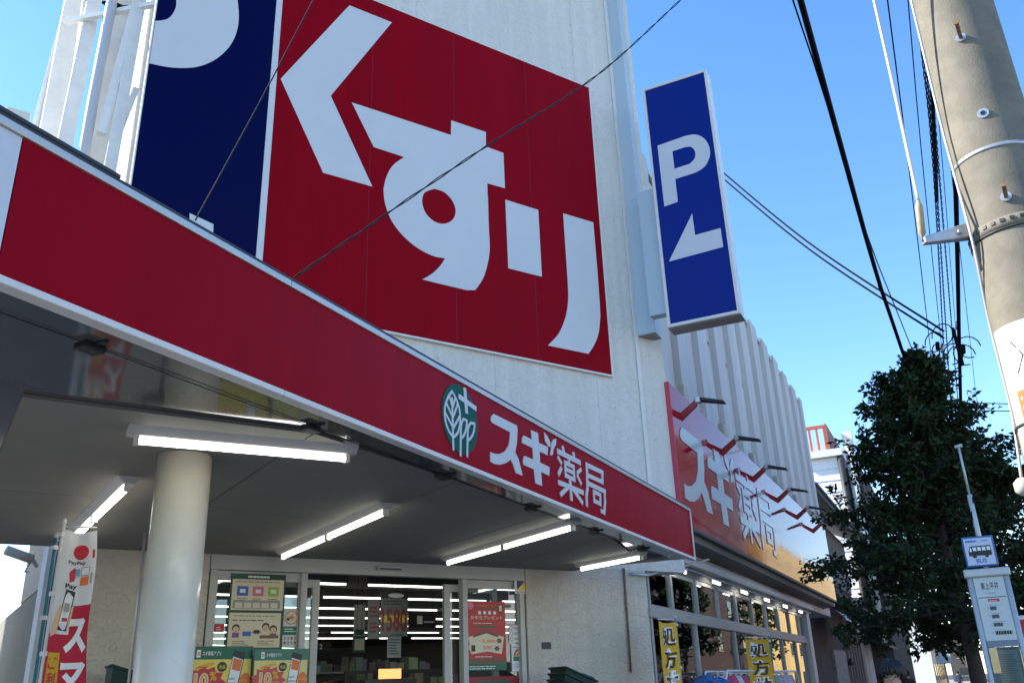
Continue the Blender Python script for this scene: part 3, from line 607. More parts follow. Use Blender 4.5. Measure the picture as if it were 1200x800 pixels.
# ================================================================= store fittings
PROD = mat('product_packs', (0.30, 0.10, 0.08), 0.5, island=0.9, hue=0.12)
PROD2 = mat('product_packs_pale', (0.32, 0.24, 0.20), 0.5, island=0.9, hue=0.5)
PRODB = mat('product_packs_blue', (0.08, 0.16, 0.28), 0.5, island=0.8, hue=0.2)
def shelf_unit(s0, s1, n, h, label):
    t = thing('shelf_unit', pA((s0+s1)/2, n, 0.03), label, 'shelf', 'store shelves behind the entrance')
    build('back_panel', MB().boxA(s0, s1, n-0.02, n+0.02, 0.03, h), flat('shelf_back', (0.10, 0.10, 0.10)), t)
    zz = 0.25
    while zz < h-0.1:
        build('shelf', MB().boxA(s0, s1, n-0.28, n+0.30, zz, zz+0.03), flat('shelf_grey', (0.35, 0.35, 0.34)), t)
        pk = MB(); s = s1+0.02
        while s < s0-0.12:
            wd = random.uniform(0.06, 0.16); hh = random.uniform(0.12, 0.27)
            pk.boxA(s, s+wd*0.92, n+0.05, n+random.uniform(0.2, 0.28), zz+0.031, zz+hh); s += wd
        o = build('pack_row', pk, random.choice((PROD, PROD2, PRODB)), t); o['kind'] = 'stuff'
        zz += 0.34
    return t
for i, (s0, s1, n, h) in enumerate(((6.6, 5.1, -2.4, 1.95), (5.0, 3.9, -3.6, 2.05), (3.8, 2.2, -2.6, 1.9), (6.9, 3.9, -6.0, 2.1), (3.6, 0.6, -6.4, 2.1), (6.5, 0.0, -9.5, 2.2))):
    shelf_unit(s0, s1, n, h, ['brown packs on the low shelf left inside the door', 'tall shelf in the middle of the doorway view', 'packed shelf right inside the door', 'long shelf behind the left aisle', 'long shelf behind the right aisle', 'deepest shelf along the store aisles'][i])
def hang(name, r, n, th, m, label, cat, draw):
    b = board(name, r, n, th, m, label, cat); u0, u1, v0, v1 = r; p = Print(fA(n)); draw(p, u0, u1, v0, v1, u1-u0, v1-v0); p.build(b)
    build('hanger', MB().tube([pA(-u0-0.05, n-th/2, v1), pA(-u0-0.05, n-th/2, 3.02)], 0.003, 5).tube([pA(-u1+0.05, n-th/2, v1), pA(-u1+0.05, n-th/2, 3.02)], 0.003, 5), DARK, b); return b
def d1(p, u0, u1, v0, v1, W, Hh):
    p.rect(u0, u1, v1-0.18*Hh, v1, BLACK, 0); p.poly(circle(u0+0.55*W, v1-0.12*Hh, 0.3*W, 20, 0.05*Hh), WHITE, 1); p.lines(u0+0.1*W, u1-0.1*W, v1-0.32*Hh, v1-0.2*Hh, 2, BLACK)
    p.text('1580', u0+0.04*W, u1-0.04*W, v0+0.1*Hh, v0+0.6*Hh, flat('deep_red', (0.25, 0.01, 0.01)), 1, 0.03); p.rect(u0, u1, v0+0.3*Hh, v0+0.45*Hh, YEL, 0); p.lines(u0+0.4*W, u1, v0+0.02*Hh, v0+0.07*Hh, 1, BLACK)
DIM = flat('banner_grey', (0.16, 0.16, 0.14))
hang('price_banner', px_rectA(446, 691, 478, 745, -0.7), -0.7, 0.01, DIM, 'hanging price banner reading 1580 inside the doorway', 'banner', d1)
def d2(p, u0, u1, v0, v1, W, Hh):
    for k in range(2): p.lines(u0+0.15*W, u1-0.05*W, v0+(0.15+0.4*k)*Hh, v0+(0.45+0.4*k)*Hh, 3, flat('deep_red', (0.25, 0.01, 0.01)), 1, 0.7)
hang('price_banner', px_rectA(431, 702, 445, 748, -0.72), -0.72, 0.01, DIM, 'narrow hanging banner left of the price banner in the doorway', 'banner', d2)
def d3(p, u0, u1, v0, v1, W, Hh): p.lines(u0+0.1*W, u1-0.1*W, v0+0.15*Hh, v1-0.1*Hh, 6, BLACK)
hang('grey_notice', px_rectA(454, 744, 470, 770, -0.75), -0.75, 0.008, flat('notice_grey', (0.30, 0.30, 0.28)), 'small grey notice hanging below the price banner', 'notice', d3)
def d4(p, u0, u1, v0, v1, W, Hh): p.text('1', u0+0.3*W, u0+0.5*W, v0+0.2*Hh, v1-0.2*Hh, WHITE, 0, 0.02); p.lines(u0+0.55*W, u1-0.05*W, v0+0.3*Hh, v0+0.6*Hh, 1, WHITE, 0)
hang('aisle_sign', px_rectA(479, 718, 511, 734, -2.2), -2.2, 0.02, BLACK, 'black aisle sign numbered 1 inside the store', 'aisle sign', d4)
def d5(p, u0, u1, v0, v1, W, Hh): p.text('2', u0+0.2*W, u0+0.4*W, v0+0.2*Hh, v1-0.2*Hh, WHITE, 0, 0.02)
hang('aisle_sign', px_rectA(371, 752, 388, 762, -3.6), -3.6, 0.02, BLACK, 'black aisle sign numbered 2 above the left shelves', 'aisle sign', d5)
def d6(p, u0, u1, v0, v1, W, Hh): p.rect(u0+0.1*W, u1-0.1*W, v0+0.15*Hh, v1-0.15*Hh, PALE, 0)
hang('green_sign', px_rectA(414, 745, 428, 764, -2.0), -2.0, 0.02, GRN, 'green and white hanging sign inside the store', 'hanging sign', d6)
rk = Vector(pA(4.0, -1.5, 0.03)); cs = thing('counter_display', rk, 'glowing orange counter display low inside the doorway', 'display')
r = px_rectA(446, 783, 471, 793, -1.5); build('counter', MB().boxA(-r[1]-0.2, -r[0]+0.2, -1.9, -1.5, 0.03, r[2]-0.02), DIM, cs); build('screen', MB().boxA(-r[1], -r[0], -1.56, -1.52, r[2]-0.015, r[3]), mat('lit_display', (0.8, 0.3, 0.1), 0.4, var=0.8, vscale=18, emit=0.8, ecol=(1, 0.35, 0.12)), cs)
hang('white_partition', px_rectA(415, 708, 428, 745, -4.0), -4.0, 0.02, flat('partition', (0.38, 0.40, 0.34)), 'pale panel hanging between the aisles', 'panel', lambda *a: a[0].rect(a[1]+0.02, a[2]-0.02, a[3]+0.02, a[3]+0.1, GRN, 0))

# ================================================================= BIG SIGNS ON THE STUCCO WALL
rs = thing('red_wall_sign', pA(3.56, 0.04, 5.64), 'huge red wall sign with white hiragana letters above the canopy', 'sign')
TN = 0.05
build('panel', MB().boxA(1.062, 6.072, 0.012, TN, 5.64, 10.52), REDV, rs)
for a in ((1.03, 6.072, 10.521, 10.545), (1.03, 6.072, 5.615, 5.639)): build('edge_trim', MB().boxA(a[0], a[1], 0.004, TN+0.006, a[2], a[3]), WTRIM, rs)
build('edge_trim', MB().boxA(1.03, 1.0612, 0.004, TN+0.006, 5.64, 10.52), WTRIM, rs)
for k in (2.3, 3.55, 4.8): build('panel_seam', MB().boxA(k, k+0.004, TN-0.001, TN+0.0006, 5.65, 10.51), flat('seam_red', (0.085, 0.0005, 0.004)), rs)
def trA(org, sc, pts, n=TN): return [(lambda q: (-q[0], q[1]))(A(org[0]+a/sc, org[1]+b/sc, n)) for a, b in pts]
K1 = ((300, 0), 2.6087); K2 = ((400, 110), 5.7143); K3 = ((430, 220), 6.6667); K4 = ((570, 220), 4.0)
def arcpts(pts, n=6):   # smooth a hand-measured curve (Catmull-Rom)
    out = []
    for i in range(len(pts)-1):
        p0, p1, p2, p3 = pts[max(i-1, 0)], pts[i], pts[i+1], pts[min(i+2, len(pts)-1)]
        for k in range(n):
            t = k/n; out.append(tuple(0.5*((2*p1[j])+(-p0[j]+p2[j])*t+(2*p0[j]-5*p1[j]+4*p2[j]-p3[j])*t*t+(-p0[j]+3*p1[j]-3*p2[j]+p3[j])*t**3) for j in (0, 1)))
    return out+[pts[-1]]
build('letter_ku', MB().plate(trA(*K1, [(285, 18), (415, 70), (228, 294), (355, 571), (205, 529), (75, 242)]), [], fA(TN), 0.0005, 0.006), LETW, rs)
def k2(p): return (400+p[0]/5.7143, 110+p[1]/5.7143)
def k3(p): return (430+p[0]/6.6667, 220+p[1]/6.6667)
su = [k2(p) for p in [(70, 60), (733, 278), (735, 180), (966, 258), (967, 355), (1084, 398), (1094, 633), (976, 600), (978, 720)]]
su += arcpts([k3(p) for p in [(943, 60), (950, 300), (957, 480), (940, 600), (905, 710), (845, 800)]])
su += [k3(p) for p in [(775, 800), (432, 718)]]
su += arcpts([k3(p) for p in [(432, 718), (510, 670), (570, 612), (610, 552)]])[1:]
su += arcpts([k3(p) for p in [(610, 552), (520, 535), (400, 475), (280, 375), (190, 255), (140, 120), (128, 0)]])[1:]
su += arcpts([k2(p) for p in [(282, 640), (300, 560), (345, 480), (420, 425)]])[1:]
su += [k2((217, 358))]
hole = arcpts([k3(p) for p in [(525, 10), (600, 35), (665, 100), (692, 180), (670, 250), (600, 283), (520, 262), (455, 195), (430, 110), (450, 40), (525, 10)]])[:-1]
toA = lambda pts: [(lambda q: (-q[0], q[1]))(A(x, y, TN)) for x, y in pts]
build('letter_su', MB().plate(toA(su), [toA(hole)], fA(TN), 0.0005, 0.006), LETW, rs)
k4 = lambda p: (570+p[0]/4.0, 220+p[1]/4.0)
ri1 = [k4(p) for p in [(88, 57), (242, 105), (259, 417), (102, 378)]]
ri2 = [k4(p) for p in [(359, 121), (500, 163), (520, 400), (530, 540)]]+arcpts([k4(p) for p in [(533, 600), (525, 680), (505, 735), (478, 778)]])+[k4((288, 739))]+arcpts([k4(p) for p in [(288, 739), (340, 680), (372, 600), (383, 520), (380, 430)]])[1:]
build('letter_ri', MB().plate(toA(ri1), [], fA(TN), 0.0005, 0.006).plate(toA(ri2), [], fA(TN), 0.0005, 0.006), LETW, rs)
bs = thing('blue_wall_sign', pA(6.85, 0.04, 4.6), 'navy blue wall sign with a white rounded letter beside the red sign', 'sign')
build('panel', MB().boxA(6.152, 7.53, 0.012, TN, 4.6, 12.6), NAVY, bs)
build('edge_trim', MB().boxA(6.0735, 6.15, 0.004, TN+0.008, 4.6, 12.62), LETW, bs)
build('edge_trim', MB().boxA(7.531, 7.548, 0.004, TN+0.004, 4.6, 12.62), WTRIM, bs)
# bowl of the white letter
kz = lambda p: (p[0]/2.9625, p[1]/2.9625)
oute = arcpts([kz(p) for p in [(535, 75), (580, 68), (605, 40), (612, 5), (600, -60), (560, -110)]])
bowl = oute+arcpts([kz(p) for p in [(700, -180), (800, -80), (828, 40), (815, 130), (765, 195), (690, 232), (600, 236), (512, 220)]])
bowlA = [(max(-7.526, q[0]), q[1]) for q in toA(bowl)]
build('letter_bowl', MB().plate(bowlA, [], fA(TN), 0.0005, 0.006), LETW, bs)
build('letter_foot', MB().plate(toA([(222, 250), (250, 263), (249, 285), (222, 275)]), [], fA(TN), 0.0005, 0.006), LETW, bs)
# steel frame and pipes behind the blue sign, in the sun
fm = thing('steel_scaffold', pA(7.9, -0.6, 3.5), 'sunlit white steel frame and pipes behind the blue sign', 'frame')
WST = mat('white_steel', (0.82, 0.81, 0.77), 0.45, var=0.12, vscale=4)
def bar(a, b, wd, m=WST, nm='post', par=fm):
    a = Vector(a); b = Vector(b); d = (b-a).normalized(); s_ = d.cross(Vector((0, 0, 1)) if abs(d.z) < 0.95 else NA).normalized(); q = s_.cross(d)
    vs = [p+s_*x*wd/2+q*y*wd/2 for p in (a, b) for x, y in ((-1, -1), (1, -1), (1, 1), (-1, 1))]
    return build(nm, MB().hexa(vs), m, par)
bar(pA(7.78, -0.4, 3.5), pA(7.60, -0.4, 13), 0.12); bar(pA(8.25, -1.0, 3.5), pA(8.05, -1.0, 13), 0.16); bar(pA(8.05, -0.7, 3.5), pA(8.25, -1.5, 13), 0.10)
bar(pA(7.58, -0.3, 8.2), pA(7.95, -0.8, 6.0), 0.07, nm='brace'); bar(pA(7.62, -0.3, 10.6), pA(7.85, -0.5, 7.6), 0.09, nm='brace'); bar(pA(7.5, -0.2, 6.2), pA(8.4, -1.1, 6.2), 0.06, nm='brace'); bar(pA(7.5, -0.2, 9.4), pA(8.4, -1.1, 9.4), 0.06, nm='brace')
build('pipe', MB().tube([pA(7.98, -0.55, 3.5), pA(7.98, -0.55, 8.0), pA(7.9, -0.6, 13)], 0.06, 14), mat('grey_pipe', (0.50, 0.50, 0.52), 0.4), fm)
build('wall_strip', MB().boxA(8.05, 8.42, -1.9, -1.62, 3.5, 13), WST, fm)
build('wall_strip', MB().boxA(7.62, 7.90, -1.3, -1.1, 3.5, 13), WST, fm)
build('wall_strip', MB().hexa([pA(8.75, -1.95, 3.5), pA(8.45, -1.95, 3.5), pA(8.45, -2.2, 3.5), pA(8.75, -2.2, 3.5), pA(8.28, -1.95, 13), pA(8.10, -1.95, 13), pA(8.10, -2.2, 13), pA(8.28, -2.2, 13)]), WST, fm)
jb = build('junction_box', MB().boxA(8.55, 8.80, -1.25, -1.0, 7.55, 7.95), mat('cream_box', (0.66, 0.63, 0.54), 0.5), fm, bevel=0.01)

# ================================================================= PARKING SIGN
ps = thing('parking_sign', (-3.2, 11.5, 6.2), 'tall blue projecting parking sign with white P and arrow', 'sign')
PY = 11.3; x0, x1, z0, z1 = -2.955, -1.929, 6.25, 10.32
build('box', MB().box(x0+0.004, x1-0.004, PY+0.03, PY+0.30, z0+0.002, z1), mat('sign_box_white', (0.68, 0.69, 0.70), 0.4, var=0.05), ps)
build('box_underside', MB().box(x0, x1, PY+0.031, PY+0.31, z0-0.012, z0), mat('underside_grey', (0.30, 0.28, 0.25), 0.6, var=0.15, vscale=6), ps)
build('face', MB().box(x0+0.045, x1-0.045, PY+0.012, PY+0.03, z0+0.05, z1-0.05), PBLU, ps)
for a in ((x0, x0+0.043, z0, z1), (x1-0.043, x1, z0, z1), (x0+0.0435, x1-0.0435, z0, z0+0.048), (x0+0.0435, x1-0.0435, z1-0.048, z1)):
    build('frame', MB().box(a[0], a[1], PY, PY+0.0295, a[2], a[3]), WTRIM, ps, bevel=0.004)
fY = lambda u, v, d: Vector((u, PY+0.012-d, v))
kp = lambda p: (lambda q: (q.x, q.z))(Y(755+p[0]/5, 150+p[1]/5, PY+0.012))
Po = [kp(p) for p in [(78, 105), (240, 48)]]+arcpts([kp(p) for p in [(240, 48), (300, 40), (350, 62), (380, 110), (384, 165), (360, 220), (320, 252), (285, 268)]])[1:]+[kp(p) for p in [(182, 300), (197, 433), (118, 461)]]
Ph = [kp(p) for p in [(165, 138), (235, 115)]]+arcpts([kp(p) for p in [(235, 115), (275, 112), (298, 140), (295, 180), (265, 212)]])[1:]+[kp((177, 240))]
build('letter_p', MB().plate(Po, [Ph], fY, 0.0005, 0.005), LETW, ps)
build('arrow', MB().plate([kp(p) for p in [(281, 502), (298, 628), (447, 587), (463, 697), (145, 783)]], [], fY, 0.0005, 0.005), LETW, ps)
# pale mounting box on the wall and the connecting panel
build('mount_box', MB().box(-3.52, -3.30, 11.63, 11.93, 8.60, 13.4).box(-3.52, -3.225, 11.632, 11.93, 6.36, 8.598), PBOX, ps)
build('connecting_panel', MB().box(-3.224, -2.957, 11.40, 11.56, 6.52, 8.57), PBOX, ps)
build('mount_underside', MB().box(-3.515, -3.228, 11.64, 11.92, 6.345, 6.359), MATS['underside_grey'], ps)

# ================================================================= LONG GLOSSY SIGN ON THE SIDE
ls = thing('long_side_sign', (-3.3, 20, 3.6), 'long glossy red sign with white letters along the street side', 'sign')
SX = -3.22
for ya_, yb_ in ((12.05, 15.9), (15.903, 19.75), (19.753, 23.8), (23.803, 28.0)):
    build('panel', MB().box(SX-0.03, SX, ya_, yb_, 3.66, 5.70), REDG, ls)
build('back_box', MB().box(SX-0.13, SX-0.031, 12.06, 27.98, 3.67, 5.69), mat('sign_red_edge', (0.5, 0.02, 0.04), 0.4), ls)
build('end_cap', MB().box(SX-0.13, SX+0.003, 12.02, 12.048, 3.65, 5.71), MATS['sign_red_edge'], ls)
build('bottom_trim', MB().box(SX-0.13, SX+0.01, 12.02, 28.02, 3.60, 3.655), DARK, ls, bevel=0.006)
sc = (19.35-12.30)/(ka[1]-X(574, 500, FX).y)
lettering(ls, fX(SX), sc, (X(574, 500, FX).y, 3.205), (12.30, 4.60), LETG, 0.012)
LAMPR = mat('lamp_arm_red', (0.30, 0.02, 0.02), 0.4)
for k in range(6):
    yy = 12.55+2.55*k
    t = thing('sign_lamp', (SX, yy, 5.2), ORD[k]+' arm lamp of the long red sign counted from the stucco corner', 'sign lamp', 'arm lamps along the long sign')
    build('arm', MB().hexa([(SX+0.001, yy-0.03, 5.24), (SX+0.001, yy+0.03, 5.24), (SX+0.26, yy+0.03, 5.44), (SX+0.26, yy-0.03, 5.44), (SX+0.001, yy-0.03, 5.36), (SX+0.001, yy+0.03, 5.36), (SX+0.25, yy+0.03, 5.53), (SX+0.25, yy-0.03, 5.53)]), LAMPR, t)
    build('joint', MB().box(SX+0.24, SX+0.33, yy-0.045, yy+0.045, 5.47, 5.57), GALV, t, bevel=0.012)
    build('housing', MB().hexa([(SX+0.32, yy-0.09, 5.49), (SX+0.32, yy+0.09, 5.49), (SX+0.68, yy+0.09, 5.40), (SX+0.68, yy-0.09, 5.40), (SX+0.32, yy-0.08, 5.545), (SX+0.32, yy+0.08, 5.545), (SX+0.67, yy+0.08, 5.435), (SX+0.67, yy-0.08, 5.435)]), DARK, t, bevel=0.015)
    build('gear_box', MB().box(SX-0.10, SX-0.0, yy+0.35, yy+0.62, 5.701, 5.93), mat('gear_cream', (0.42, 0.40, 0.33), 0.6), t, bevel=0.01)

# ================================================================= FLAGS
CLW = mat('flag_cloth_white', (0.70, 0.69, 0.70), 0.8); CLR = mat('flag_cloth_red', (0.50, 0.015, 0.04), 0.8); CLY = mat('flag_cloth_yellow', (0.62, 0.36, 0.02), 0.8)
CLN = mat('flag_cloth_navy', (0.02, 0.03, 0.16), 0.8); POLET = mat('teal_pole', (0.03, 0.20, 0.26), 0.4); POLEW = mat('white_pole', (0.65, 0.65, 0.64), 0.4)
def flag(base_top, right, W, Hh, label, zones, prints, pole_m, pole_side=-1, wave=0.05, ph=0.0, group=None, squeeze=0.0):
    """tall banner on a pole: zones(u,v) -> material index, prints draw on the same waving cloth"""
    T = Vector(base_top); R_ = Vector(right).normalized(); N_ = Vector((R_.y, -R_.x, 0))
    t = thing('banner_flag', (T.x, T.y, 0), label, 'flag', group)
    def M(u, v, d):   # u 0..1 across, v 0..1 upward
        f = 1.0-squeeze*v**1.5
        a = math.sin(u*5.2+v*2.3+ph)*wave*(0.4+0.6*v) + 0.4*wave*math.sin(u*11+v*6+ph)
        b = 0.012*math.sin(v*9+ph)
        return T + R_*((u*f)*W+b*u) + N_*(a*0.9+d) + Vector((0, 0, (v-1)*Hh-0.02*math.sin(u*3.1)*v))
    mats = [CLW, CLR, CLY, CLN]; mb = MB(); NU, NV = 18, 60
    vs = [M(i/NU, j/NV, 0) for j in range(NV+1) for i in range(NU+1)]
    for j in range(NV):
        for i in range(NU):
            mb_i = zones((i+0.5)/NU, (j+0.5)/NV); k = j*(NU+1)+i
            mb.f.append((k, k+1, k+NU+2, k+NU+1)); mb.m.append(mb_i); mb.sm.add(len(mb.f)-1)
    mb.v = vs
    o = build('cloth', mb, mats, t, recalc=False)
    pr = Print(M); pr.d = 0.003; prints(pr)
    if pr.mb.v: pr.build(t)
    pp = M(0 if pole_side < 0 else 1, 0.5, 0); pp = T + R_*(W*(-0.04 if pole_side < 0 else 1.04*(1-squeeze)))
    build('pole', MB().tube([(pp.x, pp.y, 0.0), (pp.x, pp.y, T.z+0.05)], 0.012, 10), pole_m, t)
    build('crossbar', MB().tube([(pp.x, pp.y, T.z+0.02), T+R_*W*(1-squeeze)*(1.02 if pole_side < 0 else 0.0)+Vector((0, 0, 0.02))], 0.007, 8), POLEW, t)
    build('tip', MB().tube([(pp.x, pp.y, T.z+0.04), (pp.x, pp.y, T.z+0.075)], [0.018, 0.012], 10), POLEW, t)
    for q in (0.0, 0.28, 0.55): build('loop', MB().box(pp.x-0.02, pp.x+0.02, pp.y-0.02, pp.y+0.02, T.z-q*Hh-0.05, T.z-q*Hh-0.02), CLW, t)
    bw = MB().tube([(pp.x, pp.y, 0.0), (pp.x, pp.y, 0.16)], [0.19, 0.15], 20); build('base', bw, POLEW, t)
    return t
def z1(u, v):
    if v < 0.645 and u > 0.40-0.12*math.sin(v*8): return 1
    if v < 0.52: return 2 if (0.04 < u < 0.32 and v < 0.43) else 1
    return 0
def p1(p):
    p.poly(circle(0.56, 0.905, 0.22, 16, 0.036), RED, 0); p.poly(circle(0.48, 0.908, 0.12, 12, 0.022), WHITE, 1); p.poly(circle(0.50, 0.903, 0.07, 12, 0.014), RED, 2); p.text('PayPay', 0.24, 0.72, 0.84, 0.862, BLACK, 0, 0.02); p.rect(0.88, 0.95, 0.87, 0.91, RED, 0)
    p.poly([(0.30, 0.805), (0.44, 0.832), (0.50, 0.80), (0.46, 0.765), (0.34, 0.758)], RED, 0); p.rect(0.46, 0.58, 0.79, 0.825, flat('sky_blue', (0.10, 0.3, 0.5)), 1); p.rect(0.62, 0.84, 0.745, 0.785, ORG, 0); p.rect(0.62, 0.84, 0.79, 0.832, GREY, 0); p.rect(0.635, 0.825, 0.794, 0.828, WHITE, 1); p.text('Pay', 0.24, 0.56, 0.722, 0.752, BLACK, 0, 0.03); p.rect(0.88, 0.93, 0.75, 0.80, GREY, 0)
    p.poly([(0.16, 0.535), (0.44, 0.53), (0.54, 0.715), (0.28, 0.725)], BLACK, 0); p.poly([(0.21, 0.565), (0.42, 0.56), (0.50, 0.69), (0.30, 0.70)], WHITE, 1); p.rect(0.30, 0.44, 0.62, 0.66, GREY, 2); p.rect(0.28, 0.42, 0.575, 0.592, RED, 2)
    p.poly([(0.02, 0.50), (0.18, 0.52), (0.24, 0.64), (0.17, 0.65), (0.06, 0.57)], SKIN, 1); p.poly([(0.42, 0.53), (0.50, 0.56), (0.56, 0.66), (0.49, 0.64)], SKIN, 2)
    p.text('ス', 0.40, 0.97, 0.43, 0.59, WHITE, 1, 0.05); p.text('マ', 0.38, 0.97, 0.25, 0.39, WHITE, 1, 0.05); p.text('ホ', 0.38, 0.97, 0.07, 0.21, WHITE, 1, 0.05)
    p.text('ご', 0.08, 0.28, 0.36, 0.415, RED, 1, 0.03); p.text('利', 0.08, 0.28, 0.29, 0.345, RED, 1, 0.03); p.text('用', 0.08, 0.28, 0.22, 0.275, RED, 1, 0.03)
RV = (0.62, 0.78, 0)
ft = Z(76, 620, 2.74)
flag(ft, RV, 0.27, 1.42, 'white and red mobile payment banner flag beside the canopy column', z1, p1, POLEW, wave=0.018, squeeze=0.26)
ft2 = Z(67, 636, 2.74)
flag(ft2, (0.2, 0.98, 0), 0.30, 1.8, 'navy banner flag on a teal pole behind the payment banner', lambda u, v: 3, lambda p: p.rect(0.3, 0.7, 0.70, 0.86, WHITE, 0), POLET, wave=0.03)
def p2(p):
    for k, ch in enumerate('処方せん受付'):
        v = 0.86-0.145*k
        p.text(ch, 0.12, 0.88, v-0.02, v+0.12, WHITE, 0, 0.09); p.text(ch, 0.16, 0.84, v-0.013, v+0.113, BLACK, 1, 0.02)
g2 = 'yellow banner flags along the side windows'
q = X(771, 727, -3.28)
flag(q, (0.30, 0.95, 0), 0.36, 1.75, 'yellow banner flag by the window nearest the stucco corner', lambda u, v: 2, p2, POLET, 1, 0.02, 0.4, g2)
q = X(873, 748, -3.1)
flag(q, (0.62, 0.78, 0), 0.46, 1.75, 'yellow banner flag standing behind the white wire rack', lambda u, v: 2, p2, POLET, 1, 0.02, 1.4, g2)
# posters on easels in front of the door
BACKP = mat('poster_edge', (0.05, 0.10, 0.06), 0.5)
def app_board(x0, y0, x1, n, label, pale):
    s0, zt = A(x0, y0, n); s1, _ = A(x1, y0, n); u0, u1, v1 = -s0, -s1, zt; v0 = v1-0.82; W = u1-u0; Hh = v1-v0
    t = thing('app_poster_stand', pA((s0+s1)/2, n, 0), label, 'poster stand', 'poster stands before the door')
    GD = GRN if not pale else flat('faded_green', (0.04, 0.17, 0.10)); YL = flat('poster_yellow', (0.78, 0.62, 0.10)) if not pale else flat('faded_yellow', (0.70, 0.60, 0.22)); RD = RED if not pale else flat('faded_red', (0.55, 0.06, 0.06))
    build('panel', MB().boxA(-u1, -u0, n-0.025, n, v0, v1), BACKP, t)
    for k in (0.15, 0.85): build('leg', MB().boxA(-(u0+k*W)-0.015, -(u0+k*W)+0.015, n-0.06, n-0.027, 0, v0+0.3), DARK, t)
    p = Print(fA(n)); p.rect(u0+0.01, u1-0.01, v0+0.01, v1-0.19*W, YL, 0); p.rect(u0+0.005, u1-0.005, v1-0.19*W, v1-0.005, GD, 0)
    p.text('スギ薬局アプリ', u0+0.22*W, u0+0.50*W, v1-0.135*W, v1-0.07*W, WHITE, 1, 0.01); p.rect(u0+0.13*W, u0+0.19*W, v1-0.16*W, v1-0.05*W, WHITE, 1); p.text('S', u0+0.14*W, u0+0.18*W, v1-0.13*W, v1-0.08*W, RED, 2, 0.02)
    p.poly(star(u0+0.28*W, v1-0.52*W, 0.25*W, 0.33*W, 11), RD, 1); p.poly([(u0+0.12*W, v1-0.30*W), (u0+0.40*W, v1-0.22*W), (u0+0.41*W, v1-0.27*W), (u0+0.13*W, v1-0.35*W)], GOLD, 2); p.lines(u0+0.16*W, u0+0.38*W, v1-0.31*W, v1-0.27*W, 1, RD, 3)
    p.text('10', u0+0.12*W, u0+0.34*W, v1-0.62*W, v1-0.38*W, WHITE, 2, 0.06); p.text('10', u0+0.13*W, u0+0.33*W, v1-0.61*W, v1-0.39*W, GOLD, 3, 0.02); p.text('%', u0+0.35*W, u0+0.46*W, v1-0.50*W, v1-0.36*W, GOLD, 3, 0.03); p.text('OFF', u0+0.34*W, u0+0.48*W, v1-0.62*W, v1-0.53*W, GOLD, 3, 0.02); p.text('クーポン', u0+0.14*W, u0+0.46*W, v1-0.74*W, v1-0.66*W, BRN, 3, 0.02)
    p.poly(circle(u0+0.53*W, v1-0.30*W, 0.075*W), BLACK, 2); p.text('全品', u0+0.48*W, u0+0.58*W, v1-0.33*W, v1-0.27*W, YEL, 3, 0.01)
    p.poly([(u0+0.55*W, v1-0.95*W), (u0+0.73*W, v1-0.95*W), (u0+0.88*W, v1-0.10*W), (u0+0.70*W, v1-0.05*W)], BLACK, 2)
    p.poly([(u0+0.575*W, v1-0.9*W), (u0+0.72*W, v1-0.9*W), (u0+0.85*W, v1-0.20*W), (u0+0.69*W, v1-0.15*W)], WHITE, 3); p.poly([(u0+0.68*W, v1-0.34*W), (u0+0.81*W, v1-0.37*W), (u0+0.84*W, v1-0.21*W), (u0+0.70*W, v1-0.17*W)], ORG, 4); p.lines(u0+0.63*W, u0+0.78*W, v1-0.62*W, v1-0.42*W, 3, GREY, 4)
    p.poly(circle(u0+0.90*W, v1-0.52*W, 0.09*W, 20, 0.13*W), ORG, 3); p.text('クーポン', u0+0.83*W, u0+0.97*W, v1-0.54*W, v1-0.48*W, YEL, 4, 0.01)
    p.build(t); return t
app_board(221, 757, 297, 0.40, 'glossy yellow and green coupon poster beside the column', False)
app_board(298, 760, 362, 0.46, 'faded yellow and green coupon poster in a clear sleeve', True)
# shopping baskets, nested and tilted
BSK = mat('basket_green', (0.004, 0.035, 0.025), 0.45)
def basket(c, ax, tilt, label, group):
    t = thing('shopping_basket', c, label, 'basket', group)
    ax = Vector(ax).normalized(); sd_ = Vector((-ax.y, ax.x, 0)); up = (Vector((0, 0, 1))*math.cos(tilt)+ax*math.sin(tilt)); fw = ax*math.cos(tilt)-Vector((0, 0, 1))*math.sin(tilt)
    C = Vector(c)
    P = lambda a, b_, h: C+fw*a+sd_*b_+up*h
    mb = MB(); o, i_ = (0.22, 0.15, 0.17, 0.12), 0.006
    ring0 = [P(x*0.16, y*0.11, 0) for x, y in ((-1, -1), (1, -1), (1, 1), (-1, 1))]; ring1 = [P(x*0.22, y*0.155, 0.21) for x, y in ((-1, -1), (1, -1), (1, 1), (-1, 1))]
    mb.add(ring0+ring1, [(0, 1, 2, 3), (0, 1, 5, 4), (1, 2, 6, 5), (2, 3, 7, 6), (3, 0, 4, 7)])
    b_ = build('body', mb, BSK, t)
    sm = b_.modifiers.new('wall', 'SOLIDIFY'); sm.thickness = 0.006
    rim = MB(); rr = [P(x*0.226, y*0.161, 0.20) for x, y in ((-1, -1), (1, -1), (1, 1), (-1, 1), (-1, -1))]; rim.tube(rr, 0.012, 6); build('rim', rim, BSK, t)
    hd = MB().tube([P(0.0, -0.16, 0.21), P(0.19, -0.13, 0.225), P(0.19, 0.13, 0.225), P(0.0, 0.16, 0.21)], 0.008, 6); build('handle', hd, BSK, t)
q = pA(A(655, 790, 0.55)[0], 0.55, 0)
rkk = thing('basket_stand', (q.x, q.y, 0), 'low dark wire stand under the leaning basket stack', 'stand')
for s_ in (-1, 1): build('leg', MB().tube([q+UA*0.14*s_+Vector((0, 0, 0)), q+UA*0.14*s_+Vector((0, 0, 1.02))], 0.015, 8), DARK, rkk)
